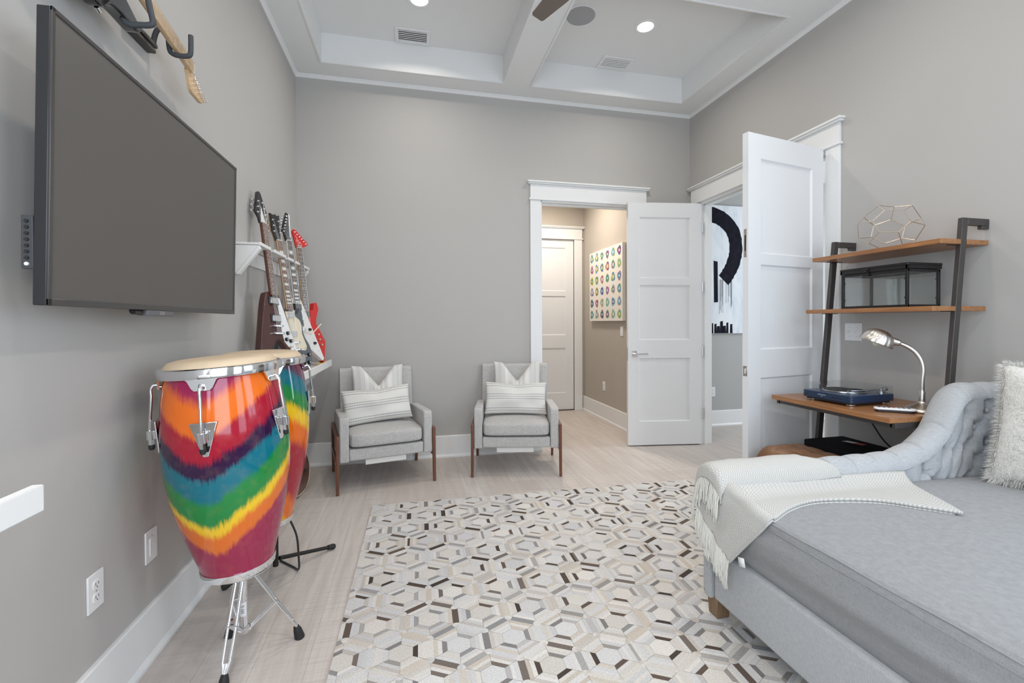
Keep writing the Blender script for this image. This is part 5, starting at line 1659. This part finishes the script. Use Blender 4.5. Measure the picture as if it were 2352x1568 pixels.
# ------------------------------------------------------------------ shaggy pillow
n = NT('shaggy_cotton')
v = n.mapped(n.coord(), (60, 60, 220))
f = n.noise(v, 1, 4, .6, .6)
n.base(n.ramp(f, [(.25, (.66, .635, .58)), (.6, (.82, .80, .76))]))
n.set(Roughness=1.0); n.b.inputs['Specular IOR Level'].default_value = .1
n.bump(f, .8, .006)
shag = n.mat
W_, H_, T_ = .52, .50, .17
pm = pillow_mesh(W_, H_, T_, seed=4, pinch=.05)
pl_ = thing('shaggy_pillow', 'white shaggy pillow with frayed edges against the daybed back', 'pillow', (0, 0, 0), world=False)
pm.build('cover', shag, pl_, smooth=70, merge=True)
b = MB()
rg = random.Random(21)
def strand(p, d, L_, w):
    d = d.normalized()
    s_ = d.cross(Vector((rg.uniform(-1, 1), rg.uniform(-1, 1), rg.uniform(-1, 1)))).normalized() * w
    c_ = Vector((rg.uniform(-.3, .3), rg.uniform(-.3, .3), rg.uniform(-.7, .1))) * L_ * .9
    p1, p2 = p + d * L_ * .5 + c_ * .3, p + d * L_ + c_
    b.add([p - s_, p + s_, p1 + s_ * .8, p1 - s_ * .8, p2], [(0, 1, 2, 3), (3, 2, 4)])
def ppt(u, v, side):
    a, c = 2 * u - 1, 2 * v - 1
    x = a * W_ / 2 * (1 - .05 * (1 - c * c)); z_ = c * H_ / 2 * (1 - .055 * (1 - a * a))
    t_ = T_ / 2 * (max(0, 1 - a ** 2) ** .42) * (max(0, 1 - c ** 2) ** .42)
    return Vector((x, -t_ * side, z_ + H_ / 2))
for i in range(6500):
    e = rg.randint(0, 3); t = rg.random()
    u, v = ((t, 0), (t, 1), (0, t), (1, t))[e]
    p = ppt(u, v, 1)
    d = Vector((2 * u - 1, rg.uniform(-.7, .7), 2 * v - 1))
    if e < 2: d.x *= .3
    else: d.z *= .3
    strand(p, d, rg.uniform(.014, .034), .0008)
b.build('frayed_edge', shag, pl_, smooth=0)
b = MB()
for i in range(9000):
    u, v = rg.random(), rg.random()
    p = ppt(u, v, 1)
    strand(p, Vector((rg.uniform(-.4, .4), -.55, rg.uniform(-2.2, -1.2))), rg.uniform(.006, .012), .0008)
b.build('shag_pile', shag, pl_, smooth=0)['kind'] = 'stuff'
yd = R_(-78)
pl_.matrix_world = Matrix.Translation((2.475, 1.172, .572)) @ Matrix.Rotation(yd, 4, 'Z') @ Matrix.Rotation(R_(-15), 4, 'X')
# ------------------------------------------------------------------ ladder desk on the right wall
PY0, PY1 = 1.702, 2.398          # post centres
TOPZ, TOPD, SL = 1.764, .160, .100
def post_x(z): return XR - (TOPD + (TOPZ - z) * SL)
desk = thing('ladder_desk', 'leaning ladder desk with amber wood shelves and dark metal posts on the right wall', 'desk', (2.6, 2.06, 0))
for py, nm in ((PY0, 'post'), (PY1, 'post')):
    b = MB()
    w_, d_ = .022, .036
    xt, xb = post_x(TOPZ), post_x(0)
    sh = Vector((xt - xb, 0, TOPZ))
    b.obox(Vector(((xt + xb) / 2, py, TOPZ / 2)), sh / 2, (0, w_ / 2, 0), (d_ / 2, 0, 0))
    b.build('post', M['bronze_metal'], desk, bevel=.002)
    sgn = -1 if py == PY1 else 1
    b = MB().box((xt + .0175, py - w_ / 2 + .0004, TOPZ - .036), (XR - .001, py + w_ / 2 - .0004, TOPZ - .0005))
    b.box((XR - .012, min(py, py - sgn * .055), TOPZ - .046), (XR - .001, max(py, py - sgn * .055), TOPZ - .006)) if False else b.box((XR - .05, py - w_ / 2 + .001, TOPZ - .052), (XR - .001, py + w_ / 2 - .001, TOPZ - .036))
    b.build('wall_bracket', M['bronze_metal'], desk, bevel=.002)
SH0, SH1 = PY0 - .008, PY1 + .008
def shelf(name, z1, th_, xf, xb):
    """board notched round the posts"""
    xp = post_x(z1 - th_ / 2)
    nx0, nx1 = xp - .021, xp + .021
    poly = [(xf, PY0 + .018), (xf, PY1 - .018), (nx0, PY1 - .018), (nx0, PY1 - .0115), (nx1, PY1 - .0115), (nx1, PY1 - .018), (xb, PY1 - .018), (xb, PY0 + .018), (nx1, PY0 + .018), (nx1, PY0 + .0115), (nx0, PY0 + .0115), (nx0, PY0 + .018)]
    poly = [(xf, PY0 - .012), (xf, PY1 + .012), (nx0, PY1 + .012), (nx0, PY1 - .0115), (nx1, PY1 - .0115), (nx1, PY1 + .012), (xb, PY1 + .012), (xb, PY0 - .012), (nx1, PY0 - .012), (nx1, PY0 + .0115), (nx0, PY0 + .0115), (nx0, PY0 - .012)]
    return MB().prism(poly, lambda a, c, w: (a, c, w), z1 - th_, z1).build(name, M['deskwood'], desk, bevel=.0015)
ZT, ZM, ZD = 1.655, 1.322, .785
shelf('shelf', ZT, .024, 2.535, 2.853)
shelf('shelf', ZM, .024, 2.485, 2.835)
shelf('desktop', ZD, .026, 2.225, 2.830)
b = MB()
for z, xf, xb in ((ZT - .024, 2.58, 2.84), (ZM - .024, 2.53, 2.82)):
    for py in (PY0, PY1):
        s_ = 1 if py == PY0 else -1
        b.box((post_x(z) - .07, min(py + s_ * .0145, py + s_ * .019), z - .003), (post_x(z) + .05, max(py + s_ * .0145, py + s_ * .019), z))
b.build('shelf_pins', M['black_metal'], desk)
z = ZD - .026
b = MB().box((2.262, PY0 + .005, z - .026), (2.284, PY1 - .005, z)).box((2.262, PY0 - .010, z - .028), (post_x(z) + .02, PY0 + .016, z)).box((2.262, PY1 - .016, z - .028), (post_x(z) + .02, PY1 + .010, z))
b.build('desk_frame', M['bronze_metal'], desk, bevel=.0015)

# ------------------------------------------------------------------ wire polyhedron
o = thing('wire_polyhedron', 'pale gold wire polyhedron ornament on the top shelf', 'ornament', (2.66, 2.03, ZT))
c_ = Vector((2.672, 2.035, ZT + .134))
ax = Vector((-.72, -.66, .16)).normalized()      # hexagon faces the room
e1 = ax.cross(Vector((0, 0, 1))).normalized(); e2 = e1.cross(ax)
V_ = []
for ring, (h, r, off) in enumerate(((.090, .078, 0), (.034, .140, 0), (-.034, .140, 30), (-.090, .078, 30))):
    V_.append([c_ + ax * h + (e1 * math.cos(R_(60 * i + off + 10)) * 1.06 + e2 * math.sin(R_(60 * i + off + 10)) * .92) * r for i in range(6)])
zmin = min(p.z for r in V_ for p in r)
for r in V_:
    for p in r: p.z += ZT + .0035 - zmin; p.x = min(p.x, XR - .006)
ed = []
for i in range(6):
    j = (i + 1) % 6
    ed += [(V_[0][i], V_[0][j]), (V_[3][i], V_[3][j]), (V_[0][i], V_[1][i]), (V_[3][i], V_[2][i]), (V_[1][i], V_[2][i]), (V_[2][i], V_[1][j])]
b = MB()
for p, q in ed: b.cyl(p, q, .0019, n=6)
for r in V_:
    for p in r: b.sphere(p, .0025, nu=8, nv=6)
b.build('wire_frame', M['gold'], o)

# ------------------------------------------------------------------ glass display box
gx0, gx1, gy0, gy1, gz0, gz1 = 2.530, 2.755, 1.835, 2.205, ZM + .001, ZM + .234
o = thing('glass_display_box', 'black framed glass box with hinged lid on the middle shelf', 'display box', ((gx0 + gx1) / 2, (gy0 + gy1) / 2, gz0))
b = MB(); s_ = .013
for x in (gx0, gx1 - s_):
    for y in (gy0, gy1 - s_): b.box((x, y, gz0), (x + s_, y + s_, gz1 - .035))
for z in (gz0, gz1 - .046):
    for x in (gx0, gx1 - s_): b.box((x, gy0, z), (x + s_, gy1, z + s_))
    for y in (gy0, gy1 - s_): b.box((gx0, y, z), (gx1, y + s_, z + s_))
for z in (gz0 - .0, ):
    b.box((gx0 - .004, gy0 - .004, z), (gx1 + .004, gy1 + .004, z + .006)) if False else None
b.build('frame', M['black_metal'], o, bevel=.0015)
b = MB()
lz0, lz1 = gz1 - .031, gz1
for x in (gx0 - .004, gx1 - s_ + .004): b.box((x, gy0 - .004, lz0), (x + s_, gy1 + .004, lz1 - .012)).box((x - .002, gy0 - .004, lz1 - .012), (x + s_ + .002, gy1 + .004, lz1))
for y in (gy0 - .004, gy1 - s_ + .004): b.box((gx0 - .004, y, lz0), (gx1 + .004, y + s_, lz1 - .012)).box((gx0 - .004, y - .002, lz1 - .012), (gx1 + .004, y + s_ + .002, lz1))
lid = b.build('lid', M['black_metal'], o, bevel=.0015)
MB().box((gx0 + .006, gy0 + .006, lz1 - .010), (gx1 - .006, gy1 - .006, lz1 - .007)).build('lid_pane', M['glass'], lid, smooth=0)
for a in (((gx0 + .005, gy0 + s_, gz0 + s_), (gx0 + .008, gy1 - s_, gz1 - .046)), ((gx1 - .008, gy0 + s_, gz0 + s_), (gx1 - .005, gy1 - s_, gz1 - .046)),
          ((gx0 + s_, gy0 + .005, gz0 + s_), (gx1 - s_, gy0 + .008, gz1 - .046)), ((gx0 + s_, gy1 - .008, gz0 + s_), (gx1 - s_, gy1 - .005, gz1 - .046))):
    MB().box(*a).build('pane', M['glass'], o, smooth=0)
MB().box((gx0 + .004, gy0 + .004, gz0 + .001), (gx1 - .004, gy1 - .004, gz0 + .004)).build('base_plate', M['black_metal'], o)
ym = (gy0 + gy1) / 2 + .03
b = MB().box((gx0 - .010, ym - .014, gz1 - .050), (gx0 - .001, ym + .014, gz1 - .036)).box((gx0 - .013, ym - .016, gz1 - .022), (gx0 - .004, ym + .016, gz1 - .008)).cyl((gx0 - .011, ym - .014, gz1 - .030), (gx0 - .011, ym + .014, gz1 - .030), .0035, n=8).sphere((gx0 - .012, ym, gz1 - .026), .006)
b.build('clasp', M['black_metal'], o, bevel=.001)
for y, x in ((gy0 + .016, gx0), (gy1 - .016, gx0), (gy0 + .016, gx1 - s_)):
    for z in (gz0 + .05, gz0 + .15): MB().sphere((x + s_ / 2, y, z), .005, nu=8, nv=6).build('clip', M['black_metal'], o)

# ------------------------------------------------------------------ turntable
cN, cR = Vector((2.305, 1.948, 0)), Vector((2.645, 1.985, 0))     # near front corner, right back corner
cL = Vector((2.285, 2.240, 0))
ex = (cN - cL); W_t = ex.length; ex.normalize()                      # along the front towards the camera side
ey = Vector((-ex.y, ex.x, 0)); ey = ey if ey.x > 0 else -ey          # towards the wall
D_t = .326
tz = ZD + .001
tt = thing('turntable', 'navy blue turntable under a clear cover on the desk', 'turntable', (2.43, 2.08, tz))
TP = lambda a, c, z_: cL + ex * a + ey * c + Vector((0, 0, tz + z_))
b = MB().prism(roundpoly([(0, 0), (W_t, 0), (W_t, D_t), (0, D_t)], .018, 5), lambda a, c, w: TP(a, c, w), .018, .058)
navy = plain('navy_lacquer', (.009, .028, .072), .3, coat=.3)
b.build('plinth', navy, tt, bevel=.003)
for a in (.035, W_t - .035):
    for c in (.04, D_t - .04):
        MB().lathe([(.019, 0), (.022, .004), (.022, .013), (.016, .0175)], 22, TP(a, c, 0)).build('foot', M['chrome'], tt)
MB().prism(roundpoly([(.012, .012), (W_t - .012, .012), (W_t - .012, D_t - .012), (.012, D_t - .012)], .015, 4), lambda a, c, w: TP(a, c, w), .008, .0185).build('underbody', M['black_plastic'], tt)
pc = (W_t * .46, D_t * .48)
MB().lathe([(.0, .063), (.100, .063), (.104, .066), (.106, .0655), (.107, .060), (.105, .0585)], 48, TP(pc[0], pc[1], 0), caps=False).build('platter', M['steel'], tt)
MB().lathe([(.0, .0685), (.018, .0685), (.098, .068), (.099, .066)], 48, TP(pc[0], pc[1], 0), caps=False).build('slip_mat', M['rubber'], tt)
b = MB().lathe([(.018, .058), (.018, .070), (.010, .074), (.010, .082)], 18, TP(W_t - .035, D_t - .055, 0))
b.tube([TP(W_t - .035, D_t - .030, .080), TP(W_t - .035, D_t - .06, .080), TP(W_t - .036, .12, .078), TP(W_t - .058, .075, .076)], .0035, 8)
b.cyl(TP(W_t - .035, D_t - .036, .080), TP(W_t - .035, D_t - .015, .080), .010, n=14)
b.obox(TP(W_t - .062, .068, .074), ex * .006, ey * .012, (0, 0, .004))
b.build('tonearm', M['steel'], tt)
for i, a in enumerate((.150, .163, .176, .189)):
    MB().obox(TP(a * W_t / .24, -.0012, .036), ex * .0052, ey * .0018, (0, 0, .0030)).build('button', M['black_plastic'], tt, bevel=.0008)
MB().obox(TP(.022, -.0012, .036), ex * .010, ey * .0018, (0, 0, .0030)).build('button', M['black_plastic'], tt, bevel=.0008)
b = MB()
text_mesh(b, 'audio-technica', .0085, lambda x, y, w: TP(W_t * .42 + x, -.0012, .043 + y))
text_mesh(b, 'AT-LP60', .0045, lambda x, y, w: TP(W_t * .42 + x, -.0012, .034 + y))
b.build('lettering', M['white_plastic'], tt, smooth=0)
b = MB()
q = .004
def cover(f, h):
    return roundpoly([(f, f), (W_t - f, f), (W_t - f, D_t - f), (f, D_t - f)], .016, 4)
oc = cover(.003, 0)
n_ = len(oc)
b.add([TP(a, c, .0595) for a, c in oc] + [TP(a, c, .100) for a, c in oc], [(i, (i + 1) % n_, n_ + (i + 1) % n_, n_ + i) for i in range(n_)] + [tuple(range(n_, 2 * n_))])
b.build('dust_cover', M['acrylic'], tt, smooth=30)
cord = MB().tube(smoothpath([(2.50, 2.14, ZD - .030), (2.56, 2.13, ZD - .05), (2.62, 2.10, ZD - .12), (2.66, 2.06, ZD - .22), (2.72, 2.03, ZD - .30), (2.74, 2.02, ZD - .40), (2.80, 2.0, .26), (2.85, 1.98, .2)], 30), .0045, 8).build('power_cord', M['black_plastic'], off=(2.6, 2.1, .6))
tag(cord, 'thin black cord hanging under the desktop against the right wall', 'cord')

# ------------------------------------------------------------------ remote control
rp0, rp1 = Vector((2.325, 1.846, ZD + .001)), Vector((2.462, 1.742, ZD + .001))
d = (rp1 - rp0).normalized(); s_ = Vector((-d.y, d.x, 0)); L_r = (rp1 - rp0).length
o = thing('remote_control', 'white and black remote control on the desk edge', 'remote', (rp0 + rp1) / 2)
RQ = lambda a, c, z_: rp0 + d * a + s_ * c + Vector((0, 0, z_))
ol = [(0, -.012), (.012, -.022), (L_r * .45, -.019), (L_r - .02, -.024), (L_r, -.012), (L_r, .012), (L_r - .02, .024), (L_r * .45, .019), (.012, .022), (0, .012)]
MB().prism(roundpoly([(x * .94 + .005, y * .9) for x, y in ol], .008, 3), RQ, .0, .012).build('lower_shell', M['black_plastic'], o, bevel=.003)
MB().prism(roundpoly(ol, .008, 3), RQ, .011, .022).build('upper_shell', M['white_plastic'], o, bevel=.004, seg=3)
cols = [plain('red_button', (.5, .02, .02), .4), plain('green_button', (.03, .3, .05), .4), plain('amber_button', (.6, .35, .02), .4), plain('blue_button', (.02, .12, .4), .4), M['grey_plastic']]
for i in range(7):
    for j in (-1, 0, 1):
        if rg.random() < .15: continue
        c = cols[(i + j) % 4] if i == 3 else cols[4]
        MB().obox(RQ(.022 + i * .020, j * .010, .0225), d * .005, s_ * .0032, (0, 0, .0015)).build('button', c, o, bevel=.0008)

# ------------------------------------------------------------------ gooseneck lamp
lb = Vector((2.545, 1.775, ZD + .001))
lamp = thing('desk_lamp', 'brushed nickel gooseneck lamp with scalloped shade on the desk', 'lamp', lb)
MB().lathe([(.074, 0), (.077, .004), (.077, .010), (.070, .016), (.050, .028), (.030, .038), (.016, .046), (.013, .052), (0, .052)], 44, lb).build('base', M['nickel'], lamp, smooth=50)
dirv = Vector((-.66, .75, 0)).normalized()
LP = lambda a, z_: lb + dirv * a + Vector((0, 0, z_))
MB().lathe([(.0125, .05), (.0125, .10), (.0105, .104), (.0105, .112)], 20, lb).build('collar', M['nickel'], lamp)
pth = smoothpath([LP(0, .10), LP(.0, .16), LP(-.003, .215), LP(.006, .264), LP(.028, .304), LP(.058, .331), LP(.085, .346)], 40)
MB().tube(pth, .0100, 14).build('gooseneck', M['nickel'], lamp, smooth=60)
sd = (LP(.130, .362) - LP(.085, .346)).normalized()
MB().lathe([(.009, 0), (.014, .004), (.0165, .012), (.0185, .028), (.0205, .052), (.017, .058)], 28, LP(.082, .345), sd).build('socket', M['nickel'], lamp, smooth=50)
# half egg shade opening downwards, with scallop ribs
so = LP(.128, .361)
axd = (sd * .80 + Vector((0, 0, -.62))).normalized()               # opening direction
axd = (dirv * .40 + Vector((0, 0, -.92))).normalized()
u1 = Vector((-dirv.y, dirv.x, 0)); u2 = axd.cross(u1).normalized()
cs = so + dirv * .058 + Vector((0, 0, -.016))
def shade_pt(u, v):
    a = 2 * math.pi * u
    r = .076 * math.sin(v * math.pi / 2) ** .8
    r *= 1 + .020 * v * math.cos(16 * a)
    h = -.076 * math.cos(v * math.pi / 2) ** 1.0
    return cs + axd * h + u1 * r * math.cos(a) + u2 * r * math.sin(a)
MB().grid(shade_pt, 96, 18, cu=True).build('lamp_shade', M['nickel'], lamp, smooth=60, solid=.0015)
MB().sphere(cs + axd * -.012, .022, .022, .026).build('bulb', plain('clear_bulb', (.75, .73, .68), .1), lamp)

# ------------------------------------------------------------------ leather ottoman and black case
n = NT('tan_leather')
co = n.coord()
f = n.noise(co, 8, 4, .6)
v_ = n.node('ShaderNodeTexVoronoi'); n.link(co, v_.inputs['Vector']); v_.inputs['Scale'].default_value = 420
n.base(n.ramp(f, [(.3, (.180, .085, .040)), (.55, (.245, .125, .062)), (.8, (.32, .18, .10))]))
n.set(Roughness=.42); n.bump(v_.outputs['Distance'], .12, .001)
ox0, ox1, oy0, oy1, ozt = 2.085, 2.412, 1.79, 2.395, .500
o = thing('leather_ottoman', 'tan tufted leather ottoman on a chrome frame under the desk', 'ottoman', ((ox0 + ox1) / 2, (oy0 + oy1) / 2, 0))
def otop(u, v):
    x = ox0 + (ox1 - ox0) * u; y = oy0 + (oy1 - oy0) * v
    a, c = 2 * u - 1, 2 * v - 1
    s_ = (max(0, 1 - abs(a) ** 7) * max(0, 1 - abs(c) ** 12)) ** .5
    px, py = 3, 5
    fu, fv = u * px, v * py
    dm = (abs(math.sin(math.pi * (fu / 1 + fv) / 1.0 / 1)) * abs(math.sin(math.pi * (fu - fv)))) ** .35 if False else (abs(math.sin(math.pi * fu)) ** .3 * abs(math.sin(math.pi * fv)) ** .3)
    return Vector((x, y, .370 + (ozt - .390) * s_ + .014 * dm * s_))
b = MB().grid(otop, 64, 110)
ring = [(ox0, oy0), (ox1, oy0), (ox1, oy1), (ox0, oy1)]
b.add([(x, y, z) for z in (.345, .372) for x, y in ring], [(3, 2, 1, 0), (0, 1, 5, 4), (1, 2, 6, 5), (2, 3, 7, 6), (3, 0, 4, 7)])
b.build('tufted_cushion', n.mat, o, smooth=60)
b = MB()
for y in (oy0 + .06, oy1 - .06):
    b.tube([(ox0 + .03, y, .006), (ox0 + .06, y, .10), ((ox0 + ox1) / 2, y, .24), (ox1 - .03, y, .335)], .010, 10)
    b.tube([(ox1 - .03, y, .006), (ox1 - .06, y, .10), ((ox0 + ox1) / 2, y, .24), (ox0 + .03, y, .335)], .010, 10)
b.box((ox0 + .004, oy0 + .02, .330), (ox0 + .02, oy1 - .004, .345)).box((ox1 - .02, oy0 + .02, .330), (ox1 - .004, oy1 - .004, .345)).box((ox0 + .004, oy1 - .02, .330), (ox1 - .004, oy1 - .004, .345))
b.build('chrome_frame', M['chrome'], o, smooth=50)
bx0, bx1, by0, by1, bzt = 2.424, 2.735, 1.735, 2.372, .512
o = thing('black_case', 'black fabric case with a red and white label under the desk', 'case', ((bx0 + bx1) / 2, (by0 + by1) / 2, 0))
MB().prism(roundpoly([(bx0, by0), (bx1, by0), (bx1, by1), (bx0, by1)], .02, 3), lambda a, c, w: (a, c, w + .010 * math.sin(7 * c) * (w > .2)), .0, bzt).build('body', plain('black_nylon', (.008, .008, .010), .8, spec=.15), o, bevel=.012, seg=3)
lc = Vector((2.590, 2.175, bzt + .016))
def lbl(a, c): return Vector((lc.x + a, lc.y + c, bzt + .010 * math.sin(7 * (lc.y + c)) + .0012))
b = MB()
b.add([lbl(*p) for p in ((-.020, -.010), (.025, -.010), (.025, .060), (-.020, .060))], [(0, 1, 2, 3)], 0)
b.add([lbl(*p) for p in ((-.020, -.065), (.025, -.065), (.025, -.010), (-.020, -.010))], [(0, 1, 2, 3)], 1)
b.build('label', [M['white_plastic'], plain('label_red', (.55, .03, .02), .5)], o, smooth=0)
